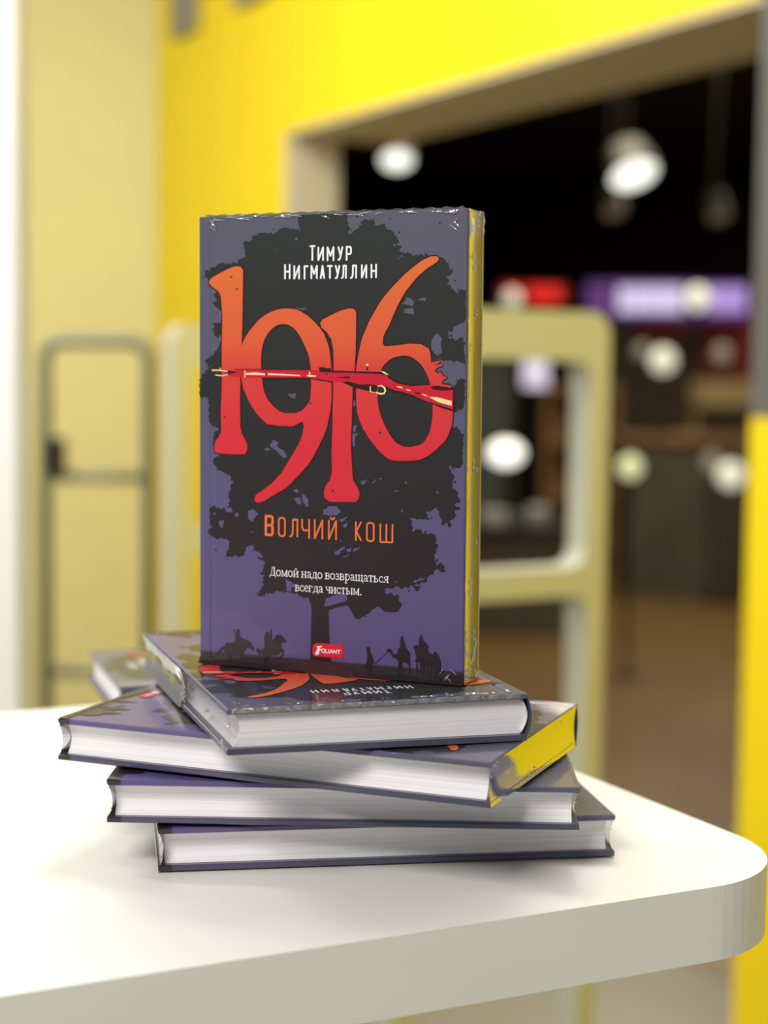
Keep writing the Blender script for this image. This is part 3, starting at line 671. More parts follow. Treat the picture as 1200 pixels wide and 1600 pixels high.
def front_board():
    rnd = random.Random(7)
    b = MB()
    # the board itself: a section with the hinge groove, run from tail to head
    xs = [0.0006, 0.0012, 0.0058, 0.0066, 0.0080, 0.0088, 0.1314, 0.1320]
    dz = [-0.0006, 0, 0, -0.00035, -0.00035, 0, 0, -0.0005]
    sec = [(x - HW, zfront(x - HW) + d) for x, d in zip(xs, dz)]
    sec += [(0.1320 - HW, zfront(HW) - BB + 0.0004), (0.1314 - HW, zfront(HW) - BB), (0.0095 - HW, BT - BB), (0.0006 - HW, BT - BB)]
    ys = [-HH, -HH + 0.0006, HH - 0.0006, HH]
    n = len(sec)
    mid = (sum(p[0] for p in sec) / n, BT - BB / 2)
    for y, k in zip(ys, (0.0004, 0, 0, 0.0004)):
        for (x, z) in sec:
            b.v.append((x, y, z - math.copysign(k, z - (BT - BB / 2 - SLOPE * max(0, x + HW - .009)))))
    for j in range(3):
        for i in range(n):
            b.f.append((j * n + i, (j + 1) * n + i, (j + 1) * n + (i + 1) % n, j * n + (i + 1) % n))
            b.m.append(0)
    for row, rev in ((0, False), (3, True)):
        for i in range(1, n - 1):
            f = (row * n, row * n + i, row * n + i + 1)
            b.f.append(f[::-1] if rev else f)
            b.m.append(0)
    # the print
    P = lambda loops, layer, mi: b.poly([[(p[0], -p[1]) for p in l] for l in loops], lambda q: cov((q[0], -q[1]), layer), mi)
    clip = lambda poly: [(min(131.4, max(0.6, x)), min(205.4, max(0.5, y))) for x, y in poly]
    tree = clip(ragged(TREE, rnd))
    P([tree], 1, 1)
    for h in BRGAP:
        P([h], 2, 0)
    for h in HOLES:
        P([ragged(h, rnd, 0.8, 0.3)], 2, 0)
    for i in range(90):                                   # loose leaves around the crown, chinks of sky within it
        p = (rnd.uniform(3, 129), rnd.uniform(4, 176))
        q = TREE[rnd.randrange(len(TREE))]
        if i % 3:
            p = (q[0] + rnd.gauss(0, 2.0), min(176, q[1] + rnd.gauss(0, 2.0)))
        r, a0 = rnd.uniform(0.25, 0.75), rnd.uniform(0, 6)
        blob = clip([(p[0] + r * rnd.uniform(.5, 1.3) * math.cos(a0 + k * 1.047), p[1] + r * rnd.uniform(.5, 1.1) * math.sin(a0 + k * 1.047)) for k in range(6)])
        if p[0] < 3 or p[0] > 129 or p[1] > 168:
            continue
        if inside(p, TREE):
            if rnd.random() < 0.45:
                P([blob], 2, 0)
        else:
            P([blob], 1, 1)
    P([GROUND], 3, 2)
    P([HILL], 4, 3)
    for f in FIG:
        P([f], 4, 2)
    for outer, hole in ((ONE, None), (NINE, NINEH), (ONEB, None), (SIX, SIXH)):
        P([grow(outer, 0.55)] + ([grow(hole, -0.5)] if hole else []), 3, 5)
    for outer, hole in ((ONE, None), (NINE, NINEH), (ONEB, None), (SIX, SIXH)):
        P([outer] + ([hole] if hole else []), 4, 4)
    for q in ((17.5, 27.5), (24, 38.5), (20.5, 33), (14, 91), (35.5, 97), (61, 111), (58, 84), (69, 123), (66, 104), (92, 96.5), (113, 91), (65.6, 71)):      # wear in the digits
        P([[(q[0] + rnd.uniform(.3, .9) * math.cos(k), q[1] + rnd.uniform(.2, .8) * math.sin(k)) for k in range(6)]], 5, 1)
    P([RIFLE], 5, 6)
    for r in RDARK:
        P([r], 6, 7)
    for r in CREAM + GUARD:
        P([r], 7, 8)
    P([LOGO], 5, 11)

    def stroke(pts, w, layer, mi):
        for (x0, y0), (x1, y1) in zip(pts, pts[1:]):
            L = math.hypot(x1 - x0, y1 - y0)
            if L < 1e-6:
                continue
            nx, ny = -(y1 - y0) / L * w / 2, (x1 - x0) / L * w / 2
            P([[(x0 + nx, y0 + ny), (x1 + nx, y1 + ny), (x1 - nx, y1 - ny), (x0 - nx, y0 - ny)]], layer, mi)
        for (x, y) in pts:
            P([[(x + w / 2 * math.cos(k * math.pi / 4), y + w / 2 * math.sin(k * math.pi / 4)) for k in range(8)]], layer, mi)

    for boxes, w, layer, mi in ((AUTHOR, 0.86, 5, 9), (TITLE, 0.82, 5, 10), (LOGOT, 0.34, 6, 9)):
        for ch, x0, x1, y0, y1 in boxes:
            for g in GLYPH[ch]:
                stroke([(x0 + p[0] * (x1 - x0), y1 + p[1] * (y0 - y1)) for p in g], 1.2 if (ch == 'В' and mi == 10) else w, layer, mi)
    for q in LOGOF:
        P([q], 6, 9)
    for text, x0, ya, x1, yb in QUOTE:
        adv = sum(SERIF[c][0] for c in text)
        k = (x1 - x0) / adv
        x = x0
        for c in text:
            a, strokes = SERIF[c]
            for pts, w in strokes:
                stroke([(x + p[0] * k, ya + (yb - ya) * (x - x0) / (x1 - x0) - p[1] * 2.75) for p in pts], w * 2.75, 5, 9)
            x += a * k
    return b


def back_board():
    b = MB()
    sec = [(0.0006 - HW, 0.0), (0.1314 - HW, zback(HW)), (0.1320 - HW, zback(HW) + 0.0005), (0.1320 - HW, zback(HW) + BB - 0.0004), (0.1314 - HW, zback(HW) + BB), (0.0095 - HW, BB), (0.0006 - HW, BB)]
    n = len(sec)
    for y in (-HH, HH):
        b.v += [(x, y, z) for x, z in sec]
    for i in range(n):
        b.f.append((i, (i + 1) % n, n + (i + 1) % n, n + i)); b.m.append(0)
    b.f.append(tuple(range(n))[::-1]); b.f.append(tuple(range(n, 2 * n))); b.m += [0, 0]
    return b


def spine_shell():
    b = MB()
    K = 14
    out = [(-HW + 0.0010 - 0.0026 * math.sin(math.pi * k / K), BT - 0.0002 - (BT - 0.0004) * k / K) for k in range(K + 1)]
    inn = [(-HW + 0.0015 - 0.0026 * math.sin(math.pi * k / K), BT - 0.0007 - (BT - 0.0014) * k / K) for k in range(K + 1)]
    loop = out + inn[::-1]
    b.prism([loop], lambda p: Vector((p[0], HH - 0.0002, p[1])), lambda p: Vector((p[0], -HH + 0.0002, p[1])))
    return b


def page_block():
    b = MB()
    K = 14
    e = 0.003
    zt = lambda x: zfront(x) - BB - 0.00005
    zb = lambda x: zback(x) + BB + 0.00005
    xs, xf = -HW + 0.0024, HW - 0.0034
    sp_ = [(xs - 0.0028 * math.sin(math.pi * k / K), zt(xs) + (zb(xs) - zt(xs)) * k / K) for k in range(K + 1)]
    fo = [(xf - 0.0030 * math.sin(math.pi * k / K), zb(xf) + (zt(xf) - zb(xf)) * k / K) for k in range(K + 1)]
    b.prism([sp_ + fo], lambda p: Vector((p[0], HH - e, p[1])), lambda p: Vector((p[0], -HH + e, p[1])))
    return b


def headband(y):
    b = MB()
    K = 10
    xs = -HW + 0.0026
    b.tube([(xs - 0.0026 * math.sin(math.pi * k / K), y, BB + 0.0006 + (BT - 2 * BB - 0.0012) * k / K) for k in range(K + 1)], 0.0007, 6)
    return b


def paper_mat():
    M = mat('page_paper', (232, 229, 231), 0.75)
    nt = M.node_tree
    b = nt.nodes['Principled BSDF']
    tc = nt.nodes.new('ShaderNodeTexCoord')
    mp = nt.nodes.new('ShaderNodeMapping')
    mp.inputs['Scale'].default_value = (6, 6, 2600)
    n = nt.nodes.new('ShaderNodeTexNoise')
    n.inputs['Scale'].default_value = 1.0
    n.inputs['Detail'].default_value = 2
    r = nt.nodes.new('ShaderNodeValToRGB')
    r.color_ramp.elements[0].position, r.color_ramp.elements[0].color = 0.3, lin((226, 223, 226))
    r.color_ramp.elements[1].position, r.color_ramp.elements[1].color = 0.6, lin((243, 241, 243))
    nt.links.new(tc.outputs['Object'], mp.inputs['Vector'])
    nt.links.new(mp.outputs['Vector'], n.inputs['Vector'])
    nt.links.new(n.outputs['Fac'], r.inputs['Fac'])
    nt.links.new(r.outputs['Color'], b.inputs['Base Color'])
    return M


def film_mat(name, base, milky, bump, gain=2.3):
    """clear shrink film: mostly see-through, glossy at a slant"""
    M = bpy.data.materials.new(name)
    M.use_nodes = True
    nt = M.node_tree
    nt.nodes.remove(nt.nodes['Principled BSDF'])
    out = nt.nodes['Material Output']
    tr = nt.nodes.new('ShaderNodeBsdfTransparent')
    tr.inputs[0].default_value = (0.97, 0.97, 0.96, 1)
    gl = nt.nodes.new('ShaderNodeBsdfGlossy')
    gl.inputs['Roughness'].default_value = 0.06
    df = nt.nodes.new('ShaderNodeBsdfDiffuse')
    df.inputs[0].default_value = (0.85, 0.85, 0.86, 1)
    tc = nt.nodes.new('ShaderNodeTexCoord')
    n = nt.nodes.new('ShaderNodeTexNoise')
    n.inputs['Scale'].default_value = 120
    n.inputs['Detail'].default_value = 4
    nt.links.new(tc.outputs['Object'], n.inputs['Vector'])
    bp = nt.nodes.new('ShaderNodeBump')
    bp.inputs['Strength'].default_value = bump
    bp.inputs['Distance'].default_value = 0.002
    nt.links.new(n.outputs['Fac'], bp.inputs['Height'])
    nt.links.new(bp.outputs['Normal'], gl.inputs['Normal'])
    lw = nt.nodes.new('ShaderNodeFresnel')
    lw.inputs['IOR'].default_value = 1.55
    nt.links.new(bp.outputs['Normal'], lw.inputs['Normal'])
    ad = nt.nodes.new('ShaderNodeMath')
    ad.operation = 'MULTIPLY_ADD'
    ad.inputs[1].default_value = gain
    ad.inputs[2].default_value = base
    ad.use_clamp = True
    nt.links.new(lw.outputs[0], ad.inputs[0])
    m1 = nt.nodes.new('ShaderNodeMixShader')
    m1.inputs[0].default_value = milky
    nt.links.new(tr.outputs[0], m1.inputs[1])
    nt.links.new(df.outputs[0], m1.inputs[2])
    m2 = nt.nodes.new('ShaderNodeMixShader')
    nt.links.new(ad.outputs[0], m2.inputs[0])
    nt.links.new(m1.outputs[0], m2.inputs[1])
    nt.links.new(gl.outputs[0], m2.inputs[2])
    nt.links.new(m2.outputs[0], out.inputs['Surface'])
    return M


M_page = paper_mat()
M_band = mat('headband_cloth', (236, 232, 224), 0.8, noise=0.1, scale=900)
M_film = film_mat('shrink_film', 0.015, 0.10, 0.05)
M_film_clear = film_mat('clear_shrink_film', 0.0, 0.01, 0.03, 0.45)
M_crease = film_mat('creased_film', 0.30, 0.35, 0.8)


def film(side, seed, depth=0.0030, creases=0, part=1.0):
    """shrink film drawn in between the boards over one open side: 'fore', 'head' or 'tail'"""
    rnd = random.Random(seed)
    b = MB()
    ph = [rnd.uniform(0, 6.28) for _ in range(6)]

    def wob(u, v):
        return (math.sin(u * 9 + ph[0]) * .3 + math.sin(u * 23 + v * 3 + ph[1]) * .22 + math.sin(u * 47 - v * 5 + ph[2]) * .12) * math.sin(math.pi * v)

    def pt(u, v, off=0.0):
        if side == 'fore':
            x, y = HW + 0.0003 + off, -HH + BH * u
        else:
            x, y = -HW + 0.004 + (BW - 0.004) * u, (HH + 0.0003 + off) * (1 if side == 'head' else -1)
        z0, z1 = zback(x) + 0.0004, zfront(x) - 0.0004
        d = depth * math.sin(math.pi * v) * (1 + 0.2 * wob(u, v))
        if side == 'fore':
            x -= d
        else:
            y -= d * (1 if side == 'head' else -1)
        return Vector((x, y, z0 + (z1 - z0) * v))
    if part >= 1:
        b.grid(60, 10, pt, 0)
    else:                                   # the gloss ends in a crumpled fold, the rest clings to the pages
        bow = pt
        b.grid(40, 10, lambda q, w_: bow(q * part, w_, 0.0008), 0)
        b.grid(40, 10, lambda q, w_: bow(part + q * (1 - part), w_), 2)
        for k in range(26):
            q0, w0, a0 = part + rnd.gauss(0, .012), rnd.uniform(.1, 1), rnd.uniform(-1, 1)
            f = lambda t, o: pt(min(1, q0 + t * .025 * math.cos(a0)), min(1, max(0, w0 + t * .22 * math.sin(a0) + o)), .0012 + .001 * rnd.random())
            b.face([f(0, 0), f(1, 0), f(1, .07), f(0, .05)], 1)
    for _ in range(creases):
        u, v = rnd.random(), rnd.uniform(.05, .95)
        if rnd.random() < .5:
            u = rnd.choice((rnd.uniform(0, .06), rnd.uniform(.94, 1)))
        L, w, a = rnd.uniform(.008, .05), rnd.uniform(.02, .06), rnd.uniform(-.7, .7)
        p = [pt(min(1, max(0, u + L * k / 4 * math.cos(a))), min(1, max(0, v + L * 6 * k / 4 * math.sin(a))), 0.0004 + 0.0005 * (k % 2)) for k in range(5)]
        q = [pt(min(1, max(0, u + L * k / 4 * math.cos(a))), min(1, max(0, v + w + L * 6 * k / 4 * math.sin(a))), 0.0002) for k in range(5)]
        for k in range(4):
            b.face([p[k], p[k + 1], q[k + 1], q[k]], 1)
    return b


def seam(seed, n=26):
    """creased film along the head edge and at the corners of the front cover"""
    rnd = random.Random(seed)
    b = MB()

    def flake(x, y, a, L, w):
        z = BT - SLOPE * max(0, x + HW - .009) + 0.00055
        c, s = math.cos(a), math.sin(a)
        K = 4
        for k in range(K):
            t0, t1 = k / K * L, (k + 1) / K * L
            f = lambda t, o: Vector((x + c * t - s * o, min(HH + .0002, y + s * t + c * o), z + rnd.uniform(0, .0004)))
            w0, w1 = w * (1 - abs(2 * k / K - 1) * .7), w * (1 - abs(2 * (k + 1) / K - 1) * .7)
            b.face([f(t0, 0), f(t1, 0), f(t1, w1), f(t0, w0)], 0)
    for _ in range(n):
        x = rnd.uniform(-HW + .004, HW - .006)
        flake(x, HH - rnd.uniform(.0006, .0018), rnd.uniform(-.25, .25), rnd.uniform(.002, .007), rnd.uniform(.0003, .0007))
    for sx, sy in ((-1, 1), (1, 1), (1, -1)):
        for k in range(5):
            x = sx * (HW - .002 - .0016 * k * rnd.random() - .004)
            flake(x, sy * (HH - .0012 - rnd.uniform(0, .006)), rnd.choice((.75, -.75)) * sx * sy + rnd.uniform(-.2, .2), rnd.uniform(.002, .005), rnd.uniform(.0003, .0007))
    # the ridge of the weld along the head edge
    K = 60
    zs = [BT - SLOPE * max(0, (-HW + .004 + (BW - .006) * k / K) + HW - .009) for k in range(K + 1)]
    for k in range(K):
        x0, x1 = -HW + .004 + (BW - .006) * k / K, -HW + .004 + (BW - .006) * (k + 1) / K
        h0, h1 = .0006 + .0003 * math.sin(k * 1.7), .0006 + .0003 * math.sin((k + 1) * 1.7)
        b.face([(x0, HH + .0001, zs[k] - .002), (x1, HH + .0001, zs[k + 1] - .002), (x1, HH + h1, zs[k + 1] + .0002), (x0, HH + h0, zs[k] + .0002)], 0)
    return b


# ------------------------------------------------------------------ build one book, copy it
GROUP = 'copies of one blue hardcover novel'
book = thing('hardcover_book', (0, 0, 0), 'x', 'book', GROUP)
front_board().build('front_cover', COVER, book, local=True)
back_board().build('back_cover', [M_back], book, local=True)
spine_shell().build('spine', [M_back], book, local=True, smooth=False)
page_block().build('page_block', [M_page], book, local=True)
headband(HH - 0.0026).build('headband', [M_band], book, local=True, smooth=True)
headband(-HH + 0.0026).build('headband', [M_band], book, local=True, smooth=True)
FILMS = {k: None for k in ('fore', 'head', 'tail', 'seam')}
for i, k in enumerate(('fore', 'head', 'tail')):
    FILMS[k] = film(k, 11 + i, 0.0012 if k == 'fore' else 0.0030, creases=26 if k == 'fore' else 12)
FILMS['flat_head'] = film('head', 21, 0.0010, creases=8)
FILMS['folded'] = film('fore', 22, 0.0022, creases=16, part=0.52)


def add_film(root, *sides):
    for k in sides:
        if k == 'seam':
            o = seam(5).build('shrink_wrap', [M_crease], root, local=True)
        else:
            o = FILMS[k].build('shrink_wrap', [M_film, M_crease, M_film_clear], root, local=True, smooth=True)
        o['label'] = 'clear creased plastic film'


def mtx(X, Y, Z, o):
    return Matrix(((X.x, Y.x, Z.x, o.x), (X.y, Y.y, Z.y, o.y), (X.z, Y.z, Z.z, o.z), (0, 0, 0, 1)))


GAP = 0.0001
books = [book] + [copy_tree(book) for _ in range(6)]
PITCH_Z = BT + GAP


def lie_fore_edge_front(o, flx, fly, a, k):
    """fore-edge towards the viewer, head to the right; (flx, fly) is the near left corner"""
    u, v = Vector((math.cos(a), math.sin(a), 0)), Vector((-math.sin(a), math.cos(a), 0))
    c = Vector((flx, fly, TABLE_Z + GAP + k * PITCH_Z)) + u * HH + v * HW
    o.location = c
    o.rotation_euler = (0, 0, a - math.pi / 2)


def lie_head_front(o, flx, fly, a, k):
    u, v = Vector((math.cos(a), math.sin(a), 0)), Vector((-math.sin(a), math.cos(a), 0))
    o.location = Vector((flx, fly, TABLE_Z + GAP + k * PITCH_Z)) + u * HW + v * HH
    o.rotation_euler = (0, 0, a + math.pi)


lie_fore_edge_front(books[0], -0.0965, 0.7236, 0.1595, 0)
tag(books[0], 'blue hardcover book lying flat on the white table, lowest of the stack', 'book', GROUP)
add_film(books[0], 'head', 'tail')
lie_fore_edge_front(books[1], -0.1193, 0.7266, -0.0156, 1)
tag(books[1], 'blue hardcover book lying second from the bottom of the stack', 'book', GROUP)
add_film(books[1], 'head', 'tail')
lie_fore_edge_front(books[2], -0.1462, 0.7562, -0.3812, 2)
tag(books[2], 'blue hardcover book turned askew in the stack, directly under the topmost lying book', 'book', GROUP)
add_film(books[2], 'flat_head', 'tail')
lie_head_front(books[3], -0.0628, 0.6791, 0.3021, 3)
tag(books[3], 'topmost lying hardcover book of the stack, title upside down, under the standing book', 'book', GROUP)
add_film(books[3], 'folded', 'seam')
# the standing copy, leaning with the slope of the cover it stands on
a = -0.4165
u, v = Vector((math.cos(a), math.sin(a), 0)), Vector((-math.sin(a), math.cos(a), 0))
a4 = 0.3021
axis = Vector((-math.sin(a4), math.cos(a4), 0))
lean = Matrix.Rotation(-math.atan(SLOPE), 3, axis)
X, Y, Z = lean @ u, lean @ Vector((0, 0, 1)), lean @ (-v)
fl = Vector((-0.0856, 0.7827, 0))
top = lambda p: TABLE_Z + GAP + 3 * PITCH_Z + zfront(-((p - books[3].location).dot(Vector((math.cos(a4), math.sin(a4), 0))))) + 0.0006
base = fl + u * HW + v * BT / 2
base.z = top(base)
books[4].matrix_world = mtx(X, Y, Z, base + Y * HH - Z * BT / 2)
tag(books[4], 'blue hardcover novel standing upright on the stack, cover with red and orange digits facing out', 'book', GROUP)
add_film(books[4], 'fore', 'seam')
# two more copies lie behind the stack, spines towards the viewer, heads to the left
p1, p2 = on_z(137, 1013, TABLE_Z + 2 * BT), on_z(187, 1074, TABLE_Z + 2 * BT)
d = (p1 - p2).normalized()
a6 = math.atan2(d.y, d.x) - math.pi / 2
u, v = Vector((math.cos(a6), math.sin(a6), 0)), Vector((-math.sin(a6), math.cos(a6), 0))
for o, k, shift, lab in ((books[5], 1, 0.0, 'blurred hardcover book lying behind the stack, white page ends facing left'), (books[6], 0, 0.045, 'hardcover book hidden under the blurred book behind the stack')):
    c = p2 + u * (HH + shift) + v * HW
    o.location = (c.x, c.y, TABLE_Z + GAP + k * PITCH_Z)
    o.rotation_euler = (0, 0, a6 + math.pi / 2)
    tag(o, lab, 'book', GROUP)

# ------------------------------------------------------------------ security gates inside the entrance
GX = Vector((0.8856, 0.4644, 0))          # gates stand across the passage


def gate(px_left, d_left, length, top, label, group):
    """walk-through gate panel: a thick rounded loop with two openings, pale edges and cream faces"""
    o = at(px_left, 560, d_left)
    base = Vector((o.x, o.y, 0))
    fr = Matrix(((GX.x, 0, -GX.y, base.x), (GX.y, 0, GX.x, base.y), (0, 1, 0, 0), (0, 0, 0, 1)))    # (along, height, towards back)
    root = thing('security_gate', base + GX * length / 2, label, 'gate', group)
    th, w = 0.055, 0.036
    outer = rounded_rect(0, 0.03, length, top, 0.035, 8)
    up = rounded_rect(w, top - 0.40, length - w, top - 0.075, 0.03, 8)
    lo = rounded_rect(w, 0.10, length - w, top - 0.445, 0.02, 8)
    b = MB()
    fa = lambda p: fr @ Vector((p[0], p[1], th))
    fb = lambda p: fr @ Vector((p[0], p[1], 0))
    b.poly([outer, up, lo], fb, 0)
    b.poly([outer[::-1], up[::-1], lo[::-1]], fa, 0)
    for l in (outer, up, lo):
        for i in range(len(l)):
            p, q = l[i], l[(i + 1) % len(l)]
            b.face([fb(p), fb(q), fa(q), fa(p)], 1)
    b.build('gate_frame', [M_gate_front, M_gate_side], root)
    b = MB(); b.box((-0.02, 0, -0.03), (length + 0.02, 0.03, th + 0.03), fr=fr)
    b.build('base_plate', M_gate_side, root, bevel=0.004)
    return root


gate(624, 2.5, 0.375, 1.535, 'cream security gate with rounded frame, right behind the standing book', 'security gates')
gate(270, 3.3, 0.375, 1.525, 'cream security gate mostly hidden behind the left of the standing book', 'security gates')

# grey tubular barrier before the cream wall
dB = 4.6
root = thing('tubular_barrier', at(150, 560, dB) * 1.0, 'grey tubular frame with middle rail in front of the cream wall', 'barrier')
root.location.z = 0
xl, xr = at(70, 560, dB).x, at(232, 560, dB).x
zt = at(150, 533, dB).z
zm = at(150, 745, dB).z
zl = at(150, 1050, dB).z
r = 0.018
b = MB()
pts = [(xl, dB, 0)] + [(xl, dB, zt - 0.05)] + [(xl + 0.05 - 0.05 * math.cos(k * math.pi / 8), dB, zt - 0.05 + 0.05 * math.sin(k * math.pi / 8)) for k in range(1, 5)]
pts += [(xr - 0.05 + 0.05 * math.sin(k * math.pi / 8), dB, zt - 0.05 + 0.05 * math.cos(k * math.pi / 8)) for k in range(0, 4)] + [(xr, dB, zt - 0.05), (xr, dB, 0)]
b.tube(pts, r, 12)
b.build('tube_frame', M_tube, root, smooth=True)
for z, nm in ((zm, 'middle_rail'), (zl, 'lower_rail')):
    b = MB(); b.tube([(xl, dB, z), (xr, dB, z)], r * 0.85, 12)
    b.build(nm, M_tube, root, smooth=True)
b = MB(); pz = at(82, 710, dB - 0.03)
b.box((pz.x - 0.02, dB - 0.035, pz.z - 0.045), (pz.x + 0.028, dB + 0.03, pz.z + 0.045))
b.build('latch_box', M_black, root, bevel=0.005)

# raised grey letters high on the yellow wall
for px, w, ybot, lab in ((277, 34, 62, 'grey raised sign letter on the yellow wall, nearest the cream wall'), (376, 50, 14, 'grey raised sign letter on the yellow wall, nearest the dark opening')):
    s0, s1 = wall_s(px, 40), wall_s(px + w, 40)
    p = A0 + WD * s0
    z0 = at(px, ybot, p.y).z
    b = MB(); b.box((s0, -0.03, z0), (s1, 0.0, z0 + 0.45), fr=WM)
    b.box((s0, -0.03, z0 + 0.38), (s1 + 0.22, 0.0, z0 + 0.45), fr=WM)
    tag(b.build('sign_letter', M_signgrey, bevel=0.004), lab, 'letter', 'raised letters of the shop sign')

# ------------------------------------------------------------------ the mall beyond the opening
def glow(name, rgb, power):
    return mat(name, rgb, 0.5, emit=rgb, power=power)


M_lamp = glow('lamp_white', (240, 241, 230), 1.7)
M_lamp_dim = glow('lamp_dim', (84, 74, 56), 0.9)
M_globe = glow('lamp_globe', (204, 204, 184), 1.15)
M_globe_dim = glow('lamp_globe_dim', (126, 116, 100), 0.9)
M_globe_green = glow('lamp_globe_green', (208, 214, 166), 1.0)
M_lav = glow('lavender_screen', (186, 182, 206), 0.95)
M_red_l = glow('red_sign_light', (216, 30, 30), 0.9)
M_purple = glow('purple_sign_panel', (74, 42, 100), 0.85)
M_violet = glow('violet_letter', (158, 136, 200), 0.95)
M_lavl = glow('lavender_letter', (184, 178, 212), 0.95)
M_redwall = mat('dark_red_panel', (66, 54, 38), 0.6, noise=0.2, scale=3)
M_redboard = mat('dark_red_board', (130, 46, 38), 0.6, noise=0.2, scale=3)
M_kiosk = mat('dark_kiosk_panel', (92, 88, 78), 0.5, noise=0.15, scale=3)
M_wood = mat('brown_shelf_wood', (156, 122, 78), 0.6, noise=0.2, scale=6)
M_beige = mat('beige_board', (176, 160, 120), 0.6, noise=0.08, scale=4)
M_teal = mat('grey_green_panel', (92, 104, 96), 0.6, noise=0.1, scale=4)

# spot lamps on stems under the mall's ceiling
for px, py, d, rr, tilt, M_, lab in ((620, 248, 9.5, 0.085, 0.0, M_lamp, 'bright mall ceiling spot lamp above the standing book'), (990, 270, 8.5, 0.115, 0.3, M_lamp, 'large bright mall ceiling spot lamp, tilted, right of the book'),
                                     (960, 328, 10.5, 0.07, 0.2, M_lamp_dim, 'dim brown spot lamp just below the large tilted lamp'), (1124, 335, 10.5, 0.07, 0.2, M_lamp_dim, 'dim grey spot lamp above the purple sign, near the yellow post')):
    p = at(px, py, d)
    root = thing('spot_lamp', (p.x, p.y, 3.9), lab, 'lamp', 'ceiling spot lamps of the mall')
    ax = Vector((math.sin(tilt) * 0.8, -math.cos(tilt) * 0.55, -0.83)).normalized()
    q = ax.to_track_quat('Z', 'Y').to_matrix()
    f = lambda x, y, z: p + q @ Vector((x, y, z))
    b = MB()
    n = 24
    prof = ((0.3, -0.16), (0.9, -0.14), (1.12, 0.0), (1.12, 0.012), (1.0, 0.012))
    for (r0, z0), (r1, z1) in zip(prof, prof[1:]):
        for k in range(n):
            a0, a1 = 2 * math.pi * k / n, 2 * math.pi * (k + 1) / n
            b.face([f(r0 * rr * math.cos(a0), r0 * rr * math.sin(a0), z0), f(r1 * rr * math.cos(a0), r1 * rr * math.sin(a0), z1), f(r1 * rr * math.cos(a1), r1 * rr * math.sin(a1), z1), f(r0 * rr * math.cos(a1), r0 * rr * math.sin(a1), z0)])
    b.build('lamp_housing', M_black, root)
    b = MB()
    b.face([f(rr * math.cos(2 * math.pi * k / n), rr * math.sin(2 * math.pi * k / n), 0.008) for k in range(n)])
    b.build('lamp_lens', M_, root)
    b = MB(); b.tube([f(0, 0, -0.15), Vector((p.x, p.y, 3.9))], 0.012, 8)
    b.build('stem', M_black, root)


def facing_box(mb, pa, pb, d, depth, mi=0):
    """upright box whose front spans two directions at depth d"""
    a, c = at(pa[0], pa[1], d), at(pb[0], pb[1], d)
    mb.box((min(a.x, c.x), d, min(a.z, c.z)), (max(a.x, c.x), d + depth, max(a.z, c.z)), mi)


# purple shop sign
dS = 13.0
c = at(1050, 468, dS)
root = thing('shop_sign', c, 'long purple lit shop sign with lavender letters in the dark mall', 'sign')
b = MB(); facing_box(b, (918, 440), (1172, 498), dS, 0.12)
b.build('sign_panel', M_purple, root)
for x0, x1, M_ in ((968, 984, M_lavl), (988, 1006, M_lavl), (1010, 1026, M_lavl), (1030, 1048, M_lavl), (1052, 1066, M_lavl), (1112, 1126, M_violet), (1132, 1146, M_violet), (1152, 1164, M_violet)):
    b = MB(); facing_box(b, (x0, 448), (x1, 488), dS - 0.05, 0.05)
    b.build('letter', M_, root)
# red shop sign
root = thing('shop_sign', at(832, 460, dS), 'small red lit shop sign above the cream security gate', 'sign')
b = MB(); facing_box(b, (780, 444), (888, 474), dS, 0.12)
b.build('sign_panel', mat('red_sign_panel', (130, 18, 18), 0.5), root)
for x0, x1 in ((792, 812), (826, 846), (852, 874)):
    b = MB(); facing_box(b, (x0, 448), (x1, 472), dS - 0.05, 0.05)
    b.build('letter', M_red_l, root)

# shop fronts behind the signs
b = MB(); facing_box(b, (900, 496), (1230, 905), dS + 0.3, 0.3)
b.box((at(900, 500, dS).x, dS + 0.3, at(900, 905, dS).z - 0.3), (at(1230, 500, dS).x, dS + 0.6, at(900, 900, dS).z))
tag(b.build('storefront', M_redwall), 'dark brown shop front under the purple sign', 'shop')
for p, q, lab in (((1098, 492), (1186, 612), 'dark red poster board on the shop front, next to the yellow post'), ((998, 494), (1070, 526), 'small dark red board on the shop front right under the purple sign')):
    b = MB(); facing_box(b, p, q, dS + 0.24, 0.055)
    tag(b.build('poster_board', M_redboard), lab, 'board')
b = MB()
for p, q in (((690, 500), (800, 905)),):
    facing_box(b, p, q, dS + 0.4, 0.3)
tag(b.build('advertising_board', M_teal), 'dull grey green shop panel seen through the security gate', 'panel')

# kiosk counter with shelves, dark
dK = 11.0
zf = 0.004
root = thing('kiosk_counter', (at(1085, 700, dK).x, dK, 0), 'dark kiosk counter standing on the brown mall floor', 'counter')
b = MB()
a_, c_ = at(985, 690, dK), at(1215, 690, dK)
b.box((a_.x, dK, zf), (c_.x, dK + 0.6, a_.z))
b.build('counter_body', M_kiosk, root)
b = MB(); b.box((a_.x - 0.03, dK - 0.04, a_.z), (c_.x + 0.03, dK + 0.62, a_.z + 0.04))
b.build('counter_top', M_wood, root)
b = MB()
s_, t_ = at(1100, 635, dK), at(1215, 596, dK)
b.box((s_.x, dK + 0.2, s_.z), (t_.x, dK + 0.55, t_.z))
for x in (s_.x + 0.02, t_.x - 0.06):
    b.box((x, dK + 0.5, a_.z + 0.04), (x + 0.04, dK + 0.54, s_.z))
b.build('shelf_board', M_beige, root)
root = thing('kiosk_counter', (at(780, 850, 9.2).x, 9.2, 0), 'dark low counter seen through the window of the security gate', 'counter')
a_, c_ = at(640, 830, 9.2), at(900, 830, 9.2)
b = MB(); b.box((a_.x, 9.2, zf), (c_.x, 9.7, a_.z))
